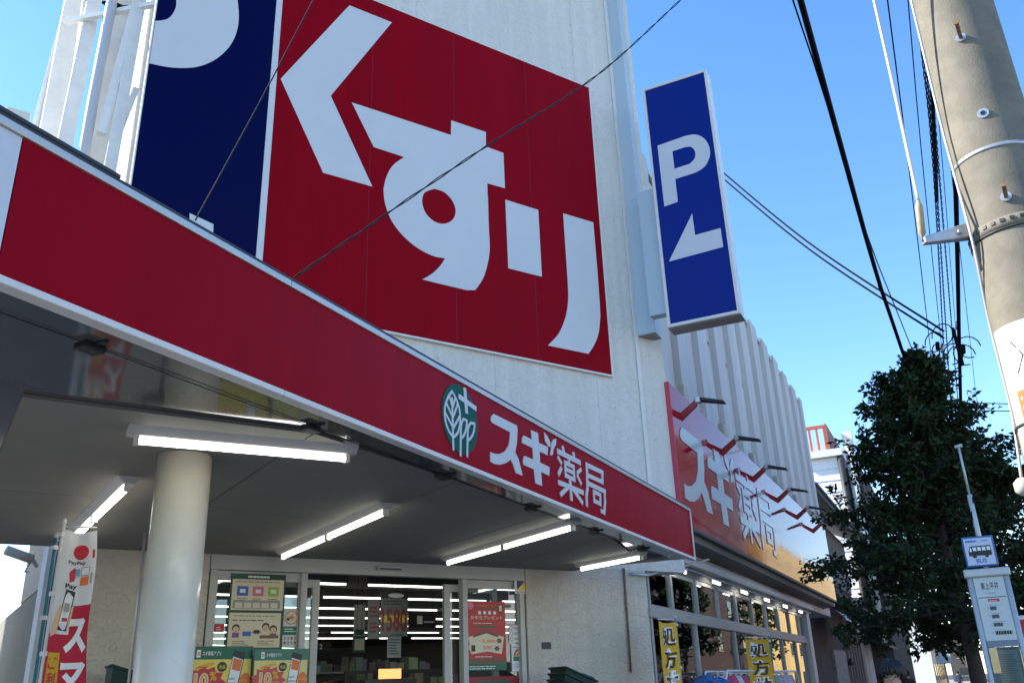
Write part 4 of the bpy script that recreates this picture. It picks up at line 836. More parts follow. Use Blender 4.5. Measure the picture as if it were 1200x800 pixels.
build('tray', MB().box(q.x-0.2, q.x+0.2, q.y-0.2, q.y+0.2, 1.0, 1.03), DARK, rkk)
for k in range(9): basket(q+Vector((0, 0, 1.04+0.062*k))-UA*0.016*k, -UA, 0.35, (ORD[8-k]+' dark green basket from the top of the leaning stack' if k < 8 else 'topmost dark green basket of the leaning stack by the stucco wall'), 'stacked baskets by the stucco wall')
_a = A(150, 786, 0.5); q = pA(_a[0], 0.5, _a[1])
st2 = thing('basket_stand', (q.x, q.y, 0), 'dark wire stand behind the column carrying one basket', 'stand'); build('leg', MB().tube([(q.x, q.y, 0), (q.x, q.y, q.z-0.24)], 0.02, 8), DARK, st2); build('tray', MB().box(q.x-0.15, q.x+0.15, q.y-0.15, q.y+0.15, q.z-0.24, q.z-0.22), DARK, st2)
basket(Vector((q.x, q.y, q.z-0.215)), -UA, 0.3, 'single dark basket behind the column and flags', None)
# wire rack with wrapped goods along the windows
rk = thing('wire_rack', (-3.25, 18, 0), 'white wire rack hung with clear wrapped goods under the windows', 'rack')
WR = mat('white_wire', (0.7, 0.7, 0.68), 0.4)
ry0, ry1 = X(838, 795, -3.2).y, X(926, 795, -3.2).y; rz = 1.73
def loop_rail(xx): return MB().tube([(xx, ry0, 0), (xx, ry0, rz-0.1), (xx, ry0+0.12, rz), (xx, ry1-0.12, rz), (xx, ry1, rz-0.1), (xx, ry1, 0)], 0.016, 8)
for xx in (-3.35, -3.05): build('rail', loop_rail(xx), WR, rk)
for k in range(9):
    yy = ry0+0.3+(ry1-ry0-0.6)*k/8; build('hook_bar', MB().tube([(-3.37, yy, rz-0.03), (-3.02, yy, rz-0.03)], 0.007, 6), WR, rk)
BAG = glass('plastic_wrap', (0.75, 0.75, 0.8), 0.12, 1.6)
for k in range(16):
    yy = ry0+0.2+(ry1-ry0-0.4)*k/15; hh = random.uniform(0.3, 0.5); m = random.choice((flat('lilac', (0.45, 0.42, 0.55)), flat('wrap_pale', (0.55, 0.56, 0.60)), flat('rose', (0.5, 0.06, 0.14)), flat('wrap_grey', (0.35, 0.36, 0.4))))
    t = thing('wrapped_pack', (-3.2, yy, rz-0.06-hh), 'clear wrapped pack hanging from the white wire rack', 'pack', 'wrapped packs on the wire rack')
    mb = MB(); NV = 8
    for j in range(NV+1):
        v = j/NV; rr = (0.05+0.05*math.sin(v*math.pi))*random.uniform(0.9, 1.1); c = Vector((-3.2+0.02*random.random(), yy, rz-0.06-hh*(1-v)))
        for a in range(8): mb.v.append(c+Vector((math.cos(a*math.pi/4)*rr*1.3, math.sin(a*math.pi/4)*rr, 0)))
    for j in range(NV):
        for a in range(8): mb.f.append((j*8+a, j*8+(a+1) % 8, (j+1)*8+(a+1) % 8, (j+1)*8+a)); mb.m.append(0); mb.sm.add(len(mb.f)-1)
    build('wrap', mb, m, t); build('tab', MB().box(-3.21, -3.19, yy-0.02, yy+0.02, rz-0.07, rz-0.015), WR, t)
bb = MB(); c = X(832, 797, -3.2)
for k in range(40):
    a = random.uniform(0, 6.28); h_ = random.uniform(0, 1); rr = 0.34*math.sqrt(1-h_*h_); bb.tube([Vector((c.x+rr*math.cos(a), c.y+rr*math.sin(a), 1.35+0.34*h_)), Vector((c.x+rr*math.cos(a)*0.6, c.y+rr*math.sin(a)*0.6, 1.2+0.3*h_))], [0.09, 0.05], 6)
bk = thing('blue_bin', (c.x, c.y, 0), 'bin heaped with blue wrapped goods beside the wire rack', 'bin'); o = build('goods', bb, flat('goods_blue', (0.03, 0.12, 0.33)), bk); o['kind'] = 'stuff'
build('bin', MB().tube([(c.x, c.y, 0), (c.x, c.y, 1.34)], [0.26, 0.32], 20), TRIM, bk)
# things behind the side windows
CURT = mat('tan_blind', (0.34, 0.24, 0.15), 0.8, var=0.4, vscale=6, stretch=(1, 12, 0.3))
build('blind', MB().box(-3.80, -3.785, 13.8, 16.1, 0.5, 1.86), CURT, tag(bpy.data.objects.new('shop_blind', None), 'tan striped blind low behind the side window', 'blind'))
_bl = [o for o in bpy.data.objects if o.name.startswith('shop_blind')][0]; COL.objects.link(_bl)
CURT2 = mat('olive_curtain', (0.28, 0.26, 0.13), 0.8, var=0.3, vscale=5, stretch=(1, 10, 0.3))
cu = thing('curtain', (-3.9, 17.2, 0.05), 'olive curtain behind the side window near the yellow flag', 'curtain'); mb = MB()
pts = [(-3.85+0.03*math.sin(k*1.3), 16.3+k*0.05) for k in range(34)]
mb.add([(a, b, 0.05) for a, b in pts]+[(a, b, 2.35) for a, b in pts], [(k, k+1, 34+k+1, 34+k) for k in range(33)], 0, True); build('cloth', mb, CURT2, cu, recalc=False)
bx = thing('blue_window_card', (-3.75, 11.95, 1.9), 'small blue card with white figure in the first side window', 'card')
build('card', MB().box(-3.72, -3.715, 11.75, 12.25, 1.92, 2.2), BLU, bx); Print(lambda u, v, d: Vector((-3.715+d, u, v))).text('♿', 11.85, 12.15, 1.96, 2.16, WHITE, 0).build(bx)

# ================================================================= BESIDE THE ENTRANCE, LEFT
nb = thing('neighbour_building', pA(11, -6, 0), 'low sunlit white building beyond the left end of the canopy', 'building')
NBW = mat('neighbour_plaster', (0.80, 0.76, 0.68), 0.8, var=0.12, vscale=1.5)
build('wall', MB().boxA(9.35, 15, -10, -3.6, 0, 7.2), NBW, nb); build('roof', MB().boxA(9.2, 15.1, -10.1, -3.45, 7.201, 7.35), TRIM, nb)
build('window', MB().boxA(9.30, 9.349, -6.5, -5.3, 1.0, 2.2), DARK, nb); build('meter_box', MB().boxA(9.6, 9.95, -3.598, -3.45, 1.45, 1.95), FIXW, nb)
for k in range(3): build('cable', MB().tube([pA(9.5+0.1*k, -3.58, 2.2), pA(9.8, -3.57, 2.0-0.1*k), pA(9.9+0.05*k, -3.58, 1.4)], 0.012, 6), GREY, nb)
wp = thing('boundary_pillar', pA(8.0, -0.6, 0), 'grey white painted pillar standing left of the entrance wall', 'pillar')
s0 = A(66, 720, -0.9)[0]; s1 = A(45, 720, -0.9)[0]
build('shaft', MB().boxA(s0, s1, -1.3, -0.9, 0, 3.4), mat('pillar_paint', (0.75, 0.75, 0.72), 0.7, var=0.1), wp); build('cap', MB().boxA(s0-0.03, s1+0.03, -1.33, -0.87, 3.401, 3.5), TRIM, wp)
sc_ = A(38, 655, -0.75); c0 = pA(sc_[0], -0.75, sc_[1])
cm_ = thing('security_camera', c0, 'white bullet security camera on the pillar left of the entrance', 'camera')
build('body', MB().tube([c0, c0+UA*0.24+NA*0.05+Vector((0, 0, 0.07))], 0.045, 14), FIXW, cm_); build('bracket', MB().tube([c0+Vector((0, 0, 0)), c0-UA*0.06-NA*0.17+Vector((0, 0, -0.04))], 0.02, 8), FIXW, cm_)
build('cable', MB().tube([c0, c0+Vector((0, 0, -0.12))+UA*0.05, c0+Vector((0, 0, -0.1))-NA*0.14], 0.007, 6), GREY, cm_)

# ================================================================= UTILITY POLE
PXY = Vector((0.437, 3.385, 0)); prad = lambda z: 0.168-0.0062*z
up_ = thing('utility_pole', PXY, 'thick concrete utility pole with step bolts and steel bands', 'utility pole')
zs = [0+0.8*k for k in range(15)]
build('shaft', MB().tube([PXY+Vector((0, 0, z)) for z in zs], [prad(z) for z in zs], 48), CONC, up_)
def onpole(x, y):
    d = ray(x, y); z = 3.0
    for _ in range(6):
        r_ = prad(z); a = d.x**2+d.y**2; bq = -2*(d.x*PXY.x+d.y*PXY.y); cq = PXY.x**2+PXY.y**2-r_*r_
        t = (-bq-math.sqrt(max(0, bq*bq-4*a*cq)))/(2*a); p = CAMP+d*t; z = p.z
    n = Vector((p.x-PXY.x, p.y-PXY.y, 0)).normalized(); return p, n
for (x, y) in ((1126, 45), (1179, 231)):
    p, n = onpole(x, y); sb = build('step_bolt', MB().tube([p-n*0.02, p+n*0.10, p+n*0.112+Vector((0, 0, 0.0)), p+n*0.115], [0.0075, 0.0075, 0.013, 0.013], 10), RUST, up_)
    build('collar', MB().tube([p-n*0.005, p+n*0.008], 0.018, 16), GALV, sb)
p, n = onpole(1152, 133); sl = build('sleeve', MB().tube([p-n*0.01, p+n*0.004], 0.02, 18), GALV, up_); build('hole', MB().tube([p, p+n*0.006], 0.009, 12), BLACK, sl)
def band(zz, h, wd, m, nm): return build(nm, MB().ring(PXY+Vector((0, 0, zz)), None, prad(zz)-0.001, wd, h, 48), m, up_)
zb1 = onpole(1160, 172)[0].z; band(zb1-0.008, 0.016, 0.003, GALV, 'steel_band')
zb2 = onpole(1170, 262)[0].z; b2 = band(zb2-0.022, 0.042, 0.005, MATS['pole_concrete'], 'clamp_band'); band(zb2-0.027, 0.005, 0.006, DARK, 'clamp_edge')
for k in range(30):
    a = 2*math.pi*k/30; d = Vector((math.cos(a), math.sin(a), 0)); s_ = Vector((-d.y, d.x, 0)); c = PXY+d*(prad(zb2)+0.0045)+Vector((0, 0, zb2))
    build('tooth', MB().hexa([c-s_*0.007+d*0, c+s_*0.007, c+s_*0.007+d*0.003, c-s_*0.007+d*0.003]+[q+Vector((0, 0, 0.012)) for q in (c-s_*0.007, c+s_*0.007, c+s_*0.007+d*0.003, c-s_*0.007+d*0.003)]), DARK, up_)
pb, nb_ = onpole(1148, 262)
def at_dist(x, y, like): d = ray(x, y).normalized(); return CAMP+d*((like-CAMP).dot(d))
a0 = at_dist(1136, 258, pb)+Vector((0.02, 0.10, 0)); a1 = at_dist(1089, 284, pb)+Vector((-0.02, -0.02, 0))
dd = (a1-a0).normalized(); uu = Vector((0, 0, 1)); ss_ = dd.cross(uu).normalized()
def bp_(x, wv, h): return a0+(a1-a0)*x+uu*h+ss_*wv
build('bracket_arm', MB().hexa([bp_(-0.15, -0.02, -0.035), bp_(-0.15, 0.02, -0.035), bp_(1, 0.014, -0.012), bp_(1, -0.014, -0.012), bp_(-0.15, -0.02, 0.04), bp_(-0.15, 0.02, 0.04), bp_(1, 0.014, 0.014), bp_(1, -0.014, 0.014)]), GALV, up_, bevel=0.004)
build('arm_bolt', MB().tube([bp_(0.35, -0.03, 0), bp_(0.35, 0.03, 0)], 0.01, 10), GALV, up_)
i0 = a1+Vector((0, 0, 0.0)); i1 = at_dist(1076, 235, a1+Vector((0.0, 0.05, 0)))
ins = build('insulator', MB().tube([i0, i0+(i1-i0)*0.12, i0+(i1-i0)*0.2, i0+(i1-i0)*0.85, i0+(i1-i0)*0.95, i1], [0.006, 0.006, 0.013, 0.014, 0.008, 0.005], 12), mat('stay_insulator', (0.50, 0.38, 0.22), 0.5, var=0.3, vscale=40), up_)
# ad plate wrapped round the shaft
pl, nl = onpole(1182, 380); pz1 = pl.z; pz0 = pz1-0.75
a_l = math.atan2(onpole(1176, 430)[1].y, onpole(1176, 430)[1].x)
ad = thing('pole_advert', PXY+Vector((0, 0, pz0)), 'white advert plate with red lettering wrapped round the utility pole', 'advert plate')
def wrap(u, v, d):
    a = a_l+u; r_ = prad(v)+0.004+d; return PXY+Vector((math.cos(a)*r_, math.sin(a)*r_, v))
mb = MB(); NU = 30
for j in range(2):
    for i in range(NU+1):
        mb.v.append(wrap(i/NU*2.6, pz0 if j == 0 else pz1, 0))
for i in range(NU): mb.f.append((i, i+1, NU+2+i, NU+1+i)); mb.m.append(0); mb.sm.add(i)
build('plate', mb, WHITE, ad, recalc=False)
pr = Print(wrap); pr.text('眼', 0.33, 0.80, pz0+0.37, pz0+0.52, ORG, 0, 0.03); pr.text('科', 0.33, 0.80, pz0+0.20, pz0+0.35, ORG, 0, 0.03)
cz = pz0+0.63; stk = [(0.28, cz), (0.50, cz+0.06), (0.72, cz), (0.50, cz-0.06), (0.28, cz)]
for (a, b_), (c_, e_) in zip(stk[:-1], stk[1:]): pass
pr.poly(stk[:-1], BLACK, 0); pr.poly([(0.31, cz), (0.50, cz+0.052), (0.69, cz), (0.50, cz-0.052)], WHITE, 1); pr.build(ad)
for zz in (pz0+0.05, pz0+0.4): build('strap', MB().ring(PXY+Vector((0, 0, zz)), None, prad(zz)+0.0045, 0.002, 0.01, 40), DARK, ad)

# ================================================================= OVERHEAD CABLES
def spline(pts, n=14):
    out = []
    for i in range(len(pts)-1):
        p0, p1, p2, p3 = pts[max(i-1, 0)], pts[i], pts[i+1], pts[min(i+2, len(pts)-1)]
        for k in range(n):
            t = k/n; out.append(0.5*((2*p1)+(-p0+p2)*t+(2*p0-5*p1+4*p2-p3)*t*t+(-p0+3*p1-3*p2+p3)*t**3))
    return out+[pts[-1]]
def cable(pts, r, m, label, ext0=6, ext1=6, group='overhead cables', twist=0):
    pts = [Vector(p) for p in pts]
    if ext0: pts = [pts[0]+(pts[0]-pts[1]).normalized()*ext0]+pts
    if ext1: pts = pts+[pts[-1]+(pts[-1]-pts[-2]).normalized()*ext1]
    c = spline(pts, 10)
    if twist:
        t = thing('overhead_cable', pts[0], label, 'cable', group)
        fine = spline(c, 12); L = 0
        for ph in (0, math.pi):
            q = []; L = 0
            for i, p in enumerate(fine):
                if i: L += (p-fine[i-1]).length
                d = (fine[min(i+1, len(fine)-1)]-fine[max(i-1, 0)]).normalized(); a = d.cross(Vector((0, 0, 1))).normalized(); b_ = a.cross(d)
                q.append(p+(a*math.cos(L/twist*6.28+ph)+b_*math.sin(L/twist*6.28+ph))*r*1.0)
            build('strand', MB().tube(q, r*0.75, 6), m, t)
        return t
    o = build('overhead_cable', MB().tube(c, r, 8), m); return tag(o, label, 'cable', group)
SV = mat('stay_wire', (0.55, 0.53, 0.50), 0.5, 0.4); CB = mat('cable_black', (0.004, 0.004, 0.005), 0.7, spec=0.08); CBL = mat('cable_bluegrey', (0.02, 0.022, 0.03), 0.7, spec=0.1); CWH = mat('cable_white', (0.62, 0.60, 0.55), 0.5)
cable([Z(938, 0, 6.6), Z(985, 170, 6.45), Z(1030, 330, 6.4), Z(1062, 425, 6.35)], 0.026, CB, 'thick black bundled cable sagging towards the treetop', 5, 30)
cable([Z(929, 0, 6.6), Z(962, 100, 6.5), Z(1018, 280, 6.45), Z(1075, 425, 6.35)], 0.007, CB, 'thin black cable crossing beside the thick bundled cable', 5, 20)
cable([Z(1040, 0, 8.2), Z(1068, 220, 8.1), Z(1094, 440, 8.0)], 0.008, CBL, 'thin cable between the thick bundle and the white stay wire', 5, 20)
cable([Z(1064, 0, 8.6), Z(1082, 200, 8.4), Z(1106, 430, 8.2)], 0.007, CBL, 'thin cable right of the white stay wire', 5, 20)
gq = 'twisted cables running beside the pole'
for k, (xa, xb) in enumerate(((1076, 1105), (1080, 1109), (1085, 1116))):
    cable([Z(xa, 20, 7.2+0.2*k), Z((xa+xb)/2+3-2*k, 190, 7.1+0.2*k), Z(xb, 390, 7.0+0.2*k)], 0.008, CB, 'twisted black cable running beside the concrete pole', 4, 10, gq, twist=0.35)
cable([Z(1090, 30, 7.9), Z(1106, 210, 7.8), Z(1121, 400, 7.7)], 0.005, CBL, 'faint thin cable behind the twisted cables', 4, 10)
cable([Z(1092, 100, 7.5), Z(1096, 180, 7.45), Z(1098, 235, 7.42)], 0.022, CB, 'black splice sleeve on the twisted cables', 0, 0)
cable([Z(1119, 180, 7.1), Z(1122, 300, 6.9), Z(1124, 400, 6.7), Z(1127, 520, 6.3)], 0.030, CB, 'heavy black lashed cable hanging into the tree', 3, 12)
cable([Z(1128, 320, 7.3), Z(1139, 420, 7.2)], 0.005, CBL, 'hair thin cable right of the lashed cable', 8, 12)
jn = Z(1112, 398, 7.0)
ra = X(840, 196, -3.5); rb = X(840, 203, -3.5)
for k, (q0, yy) in enumerate(((ra, 388), (rb, 396))):
    q1 = Z(1106, yy, 7.0); mid = (q0+q1)/2; mid.z -= 0.25
    cable([q0, mid, q1], 0.020, CB, ['upper','lower'][k]+' drop cable from the ribbed facade to the cable joint', 0, 0, 'drop cables to the facade')
jt = thing('cable_joint', jn, 'tangle of looped wires and clamps where the cables meet', 'cable joint')
for k in range(7):
    c = jn+Vector((random.uniform(-0.45, 0.3), random.uniform(-0.3, 0.3), random.uniform(-0.35, 0.25))); r_ = random.uniform(0.10, 0.24); ax = random.uniform(0, 3.14)
    build('wire_loop', MB().tube([c+Vector((math.cos(a)*r_*math.cos(ax), math.cos(a)*r_*math.sin(ax), math.sin(a)*r_)) for a in [0.5*j for j in range(11)]], 0.011, 6), CB, jt)
for k in range(5):
    c = jn+Vector((random.uniform(-0.35, 0.3), random.uniform(-0.2, 0.2), random.uniform(-0.3, 0.2))); build('clamp', MB().tube([c, c+Vector((0.02, 0, 0.14))], 0.035, 8), [GALV, CB, FIXW][k % 3], jt)
build('riser', MB().tube([jn+Vector((0.12, 0, -0.5)), jn+Vector((0.1, 0, 0.2))], 0.03, 8), CB, jt)
cable([i1, at_dist(1050, 115, i1+Vector((0, 0.25, 0.4))), at_dist(1022, -10, i1+Vector((0.0, 0.5, 0.9)))], 0.0065, CWH, 'white stay wire from the insulator on the pole bracket', 0, 2)
dp = onpole(1150, 290)[0]
cable([at_dist(1063, -20, onpole(1080, 5)[0]), at_dist(1104, 150, onpole(1112, 150)[0]), at_dist(1139, 280, dp), at_dist(1160, 380, dp), at_dist(1185, 480, dp), at_dist(1197, 560, dp)], 0.005, SV, 'thin reddish earth wire running down beside the pole', 0, 0)
qb = at_dist(1199, 570, dp); ob = build('wire_weight', MB().tube([qb+Vector((0, 0, 0.03)), qb+Vector((0, 0, 0.015)), qb-Vector((0, 0, 0.015)), qb-Vector((0, 0, 0.03))], [0.012, 0.028, 0.028, 0.012], 14), FIXW); tag(ob, 'small white knob at the end of the earth wire', 'knob')
cable([Y(1145, 472, 60), Y(1215, 474, 60)], 0.03, CB, 'distant cross cable behind the pole, upper', 0, 10); cable([Y(1145, 481, 60), Y(1215, 482, 60)], 0.03, CB, 'distant cross cable behind the pole, lower', 0, 10)
fa = X(345, 325, FX-0.1); fb = X(229, 258, FX-0.1)
cable([fa, at_dist(560, 178, fa+Vector((0.2, 1.0, 0.5))), at_dist(700, 88, fa+Vector((0.6, 2.2, 1.4))), at_dist(800, -2, fa+Vector((1.0, 3.4, 2.3)))], 0.0048, CBL, 'twisted thin wire slanting from the canopy across the red sign', 0, 1.5, 'thin wires tied to the canopy', twist=0.5)
cable([fb, at_dist(300, 128, fb+Vector((0.2, 0.5, 0.6))), at_dist(370, -5, fb+Vector((0.4, 0.9, 1.3)))], 0.0038, CBL, 'thin wire slanting from the canopy across the blue sign', 0, 1.5, 'thin wires tied to the canopy')
qa = pA(8.1, -1.0, 0); qz = at_dist(150, 9, pA(8.1, -1.0, 10)); cable([qz, at_dist(120, 3, qz), at_dist(60, -14, qz)], 0.022, CB, 'black twisted cable reaching the white sign frame', 0, 3, twist=0.5)

# ================================================================= BUS STOP
BY = 8.0
bxl = Y(1131.5, 672, BY); bxr = Y(1181.5, 670, BY); bt_ = bxl.z; Wb = bxr.x-bxl.x; xl, xr = bxl.x, bxr.x; zt = (bxl.z+bxr.z)/2
bsn = thing('bus_stop', ((xl+xr)/2, BY, 0), 'tall slim bus stop post with timetable panel and square bus sign', 'bus stop')
PST = mat('bus_post', (0.52, 0.53, 0.50), 0.4, 0.3, var=0.1); BPAN = mat('bus_panel', (0.60, 0.63, 0.58), 0.45, var=0.05)
for x in (xl, xr-0.042): build('post', MB().tube([(x+0.021, BY, 0), (x+0.021, BY, zt-0.03)], 0.021, 16), PST, bsn)
build('cap', MB().box(xl-0.015, xr+0.015, BY-0.03, BY+0.03, zt-0.03, zt+0.035), PST, bsn, bevel=0.012)
build('header_panel', MB().box(xl+0.043, xr-0.043, BY-0.010, BY+0.012, zt-0.50, zt-0.031), BPAN, bsn)
build('divider', MB().box(xl+0.043, xr-0.043, BY-0.014, BY+0.014, zt-0.545, zt-0.502), mat('bus_divider', (0.20, 0.24, 0.27), 0.5), bsn)
tbx = build('timetable_case', MB().box(xl+0.043, xr-0.043, BY-0.004, BY+0.02, 0.75, zt-0.547), mat('bus_case', (0.22, 0.26, 0.28), 0.5), bsn)
build('pane', MB().box(xl+0.046, xr-0.046, BY-0.019, BY-0.016, 0.76, zt-0.55), GLS, tbx)
build('foot_panel', MB().box(xl+0.043, xr-0.043, BY-0.008, BY+0.012, 0.12, 0.748), PST, bsn)
fB = lambda u, v, d: Vector((u, BY-0.010-d, v)); pr = Print(fB); ui, uj = xl+0.05, xr-0.05; Wp = uj-ui
pr.text('東上平井', ui+0.18*Wp, ui+0.80*Wp, zt-0.125, zt-0.07, BLACK, 0, 0.012); pr.lines(ui+0.3*Wp, uj-0.2*Wp, zt-0.155, zt-0.135, 1, GREY, 0); pr.rect(ui, uj, zt-0.185, zt-0.18, BLACK, 0)
pr.rect(ui+0.33*Wp, ui+0.73*Wp, zt-0.215, zt-0.195, RED, 0); pr.lines(ui+0.36*Wp, ui+0.7*Wp, zt-0.211, zt-0.199, 1, WHITE, 1)
for k, s_ in enumerate(('----', '---', '----', '---------')): zz = zt-0.27-0.06*k; pr.text('→', ui+0.24*Wp, ui+0.29*Wp, zz, zz+0.015, BLACK, 0); pr.lines(ui+0.34*Wp, ui+(0.46+0.055*len(s_))*Wp, zz-0.008, zz+0.025, 1, BLACK, 0, 0.8); pr.lines(ui+0.34*Wp, ui+0.8*Wp, zz+0.025, zz+0.035, 1, GREY, 0)
pr.build(bsn)
pr = Print(lambda u, v, d: Vector((u, BY-0.004-d, v)))
for zz in (zt-0.85, zt-1.2):
    pr.rect(ui+0.2*Wp, uj-0.06*Wp, zz, zz+0.28, flat('timetable', (0.42, 0.47, 0.52)), 0); pr.lines(ui+0.24*Wp, uj-0.1*Wp, zz+0.03, zz+0.26, 14, GREY, 1, 0.5)
pr.rect(ui+0.24*Wp, uj-0.08*Wp, zt-0.87, zt-0.852, YEL, 2); pr.build(tbx)
sx0, sx1 = Y(1130, 650, BY).x, Y(1168, 650, BY).x; sz0, sz1 = zt+0.05, zt+0.05+0.235
sg = build('bus_sign', MB().box(sx0, sx1, BY-0.012, BY+0.012, sz0, sz1), mat('bus_sign_blue', (0.03, 0.11, 0.32), 0.35), bsn, bevel=0.008)
pr = Print(lambda u, v, d: Vector((u, BY-0.0125-d, v))); Ws = sx1-sx0; Hs = sz1-sz0
pr.rect(sx0+0.06*Ws, sx1-0.06*Ws, sz0+0.06*Hs, sz1-0.06*Hs, flat('sign_pale', (0.55, 0.60, 0.66)), 0); pr.text('BUS', sx0+0.34*Ws, sx0+0.66*Ws, sz0+0.12*Hs, sz0+0.26*Hs, BLU, 1, 0.02); pr.lines(sx0+0.12*Ws, sx0+0.55*Ws, sz1-0.19*Hs, sz1-0.11*Hs, 1, BLU, 1, 0.8); pr.lines(sx0+0.62*Ws, sx1-0.1*Ws, sz1-0.18*Hs, sz1-0.11*Hs, 1, BLU, 1)
pr.poly([(sx0+0.15*Ws, sz0+0.36*Hs), (sx0+0.87*Ws, sz0+0.36*Hs), (sx0+0.87*Ws, sz0+0.68*Hs), (sx0+0.22*Ws, sz0+0.68*Hs), (sx0+0.15*Ws, sz0+0.5*Hs)], BLACK, 1)
for k in range(4): pr.rect(sx0+(0.30+0.145*k)*Ws, sx0+(0.41+0.145*k)*Ws, sz0+0.52*Hs, sz0+0.64*Hs, WHITE, 2)
pr.poly([(sx0+0.18*Ws, sz0+0.5*Hs), (sx0+0.26*Ws, sz0+0.5*Hs), (sx0+0.26*Ws, sz0+0.64*Hs), (sx0+0.23*Ws, sz0+0.64*Hs)], WHITE, 2)
for k in (0.32, 0.70): pr.poly(circle(sx0+k*Ws, sz0+0.35*Hs, 0.065*Ws, 14), BLACK, 2)
pr.build(sg)
mx_ = (sx0+sx1)/2+0.02; build('sign_post', MB().tube([(mx_, BY+0.03, zt), (mx_, BY+0.03, zt+0.62)], 0.02, 10), PST, bsn)
build('sign_post', MB().tube([(mx_, BY+0.03, zt+0.62), (mx_, BY+0.03, zt+1.02)], 0.009, 8), PST, bsn); build('antenna_tip', MB().tube([(mx_-0.03, BY+0.03, zt+1.02), (mx_+0.03, BY+0.03, zt+1.03)], 0.014, 8), FIXW, bsn)
build('cable', MB().tube([(mx_-0.03, BY+0.02, zt+0.28), (mx_-0.07, BY+0.02, zt+0.33), (mx_-0.025, BY+0.02, zt+0.42), (mx_+0.022, BY+0.02, zt+0.6)], 0.008, 6), CB, bsn)

# ================================================================= STREET TREES
BARK = mat('bark', (0.06, 0.045, 0.035), 0.9, var=0.4, vscale=12, bump=0.6, bscale=30)
LEAF = mat('leaf_green', (0.020, 0.036, 0.012), 0.7, spec=0.15, island=0.55)
def make_tree(base, hgt, crown_r, z_lo, nbr, ntw, nlf, lsz, label, group, lean=(0, 0), extra=(), seed=1, name='street_tree'):
    rd = random.Random(seed); base = Vector(base)
    t = thing(name, base, label, 'tree', group)
    wood = MB(); tp = []
    for k in range(9):
        f = k/8; tp.append(base+Vector((lean[0]*f+0.06*math.sin(f*7), lean[1]*f+0.05*math.cos(f*5), hgt*0.93*f)))
    wood.tube(tp, [0.13*(1-0.88*k/8)*hgt/7+0.012 for k in range(9)], 10)
    lv = MB(); fold = 0
    def leaf(p, d, s):
        d = d.normalized(); a = d.cross(Vector((rd.uniform(-1, 1), rd.uniform(-1, 1), rd.uniform(-0.3, 1.4)))).normalized(); n = a.cross(d)
        o = len(lv.v); lv.v += [p, p+d*s*0.45+a*s*0.26+n*s*0.06, p+d*s-n*s*0.1, p+d*s*0.45-a*s*0.26+n*s*0.06]
        lv.f += [(o, o+1, o+2), (o, o+2, o+3)]; lv.m += [0, 0]
    def limb(p0, d, L, r, depth):
        pts = [p0]; q = p0; dd = d.normalized(); n = 5
        for k in range(n):
            dd = (dd+Vector((rd.uniform(-0.22, 0.22), rd.uniform(-0.22, 0.22), rd.uniform(-0.14, 0.16)))).normalized(); q = q+dd*L/n; pts.append(q)
        wood.tube(pts, [r*(1-0.8*k/n) for k in range(n+1)], 6 if depth == 0 else 4)
        if depth == 0:
            for k in range(ntw):
                f = rd.uniform(0.22, 1.0); i = min(n-1, int(f*n)); b = pts[i].lerp(pts[i+1], f*n-i)
                td = (dd*0.7+Vector((rd.gauss(0, 1), rd.gauss(0, 1), rd.gauss(0.1, 0.7)))*0.8); limb(b, td, rd.uniform(0.25, 0.5)*L**0.5, r*0.3, 1)
        else:
            for k in range(nlf):
                f = rd.uniform(0.05, 1.0); i = min(n-1, int(f*n)); b = pts[i].lerp(pts[i+1], f*n-i)
                ld = (dd*0.6+Vector((rd.gauss(0, 0.8), rd.gauss(0, 0.8), rd.gauss(-0.25, 0.6)))); leaf(b+Vector((rd.gauss(0, 0.035), rd.gauss(0, 0.035), rd.gauss(0, 0.035))), ld, lsz*rd.uniform(0.65, 1.2))
    for k in range(nbr):
        f = (k+0.5)/nbr; zz = z_lo+(hgt*0.9-z_lo)*f**0.9; i = min(7, int(zz/(hgt*0.93)*8)); b = tp[i].lerp(tp[i+1], zz/(hgt*0.93)*8-i)
        prof = min(1.0, 0.85+1.2*f)*(1-f)**0.72+0.07
        az_ = k*2.4+rd.uniform(-0.5, 0.5); L = crown_r*max(0.28, prof)*rd.uniform(0.72, 1.08)
        limb(b, Vector((math.cos(az_), math.sin(az_), -0.12+1.05*f)), L, 0.035*hgt/7, 0)
    for (zz, dx, dy, dz, L) in extra:
        i = min(7, int(zz/(hgt*0.93)*8)); b = tp[i]; limb(b, Vector((dx, dy, dz)), L, 0.03, 0)
    build('trunk', wood, BARK, t, recalc=False); c = build('crown', lv, LEAF, t, recalc=False)
    return t
TY = 15.0
make_tree((-0.06, TY, 0), 6.7, 1.85, 2.1, 64, 16, 31, 0.105, 'dense dark street tree left of the bus stop', 'street trees on this pavement', lean=(0.08, 0),
          extra=((5.0, 0.35, 0, 1, 1.2), (4.8, -0.5, 0, 1, 1.1), (5.2, -0.1, 0.2, 1, 1.3), (4.4, -0.9, 0, 0.7, 1.5), (4.4, 0.9, -0.2, 0.7, 1.5), (3.4, -1, -0.1, 0.02, 1.85), (3.9, -1, 0.1, 0.15, 1.7), (2.9, -1, 0.2, -0.05, 1.6), (4.3, 1, 0, 0.3, 1.7), (5.7, 0.2, 0, 1, 0.9), (5.8, -0.25, 0.1, 1, 0.8), (3.0, 1, 0, 0.2, 1.8)), seed=3)
make_tree((0.30, 20.5, 0), 6.6, 2.2, 2.3, 46, 15, 26, 0.15, 'second dark street tree farther along, right of the bus stop', 'street trees on this pavement', seed=5)
src = make_tree((10.6, 26, 0), 11.0, 3.4, 2.8, 30, 10, 18, 0.30, 'leafy roadside tree on the opposite pavement', 'trees on the opposite pavement', seed=9)
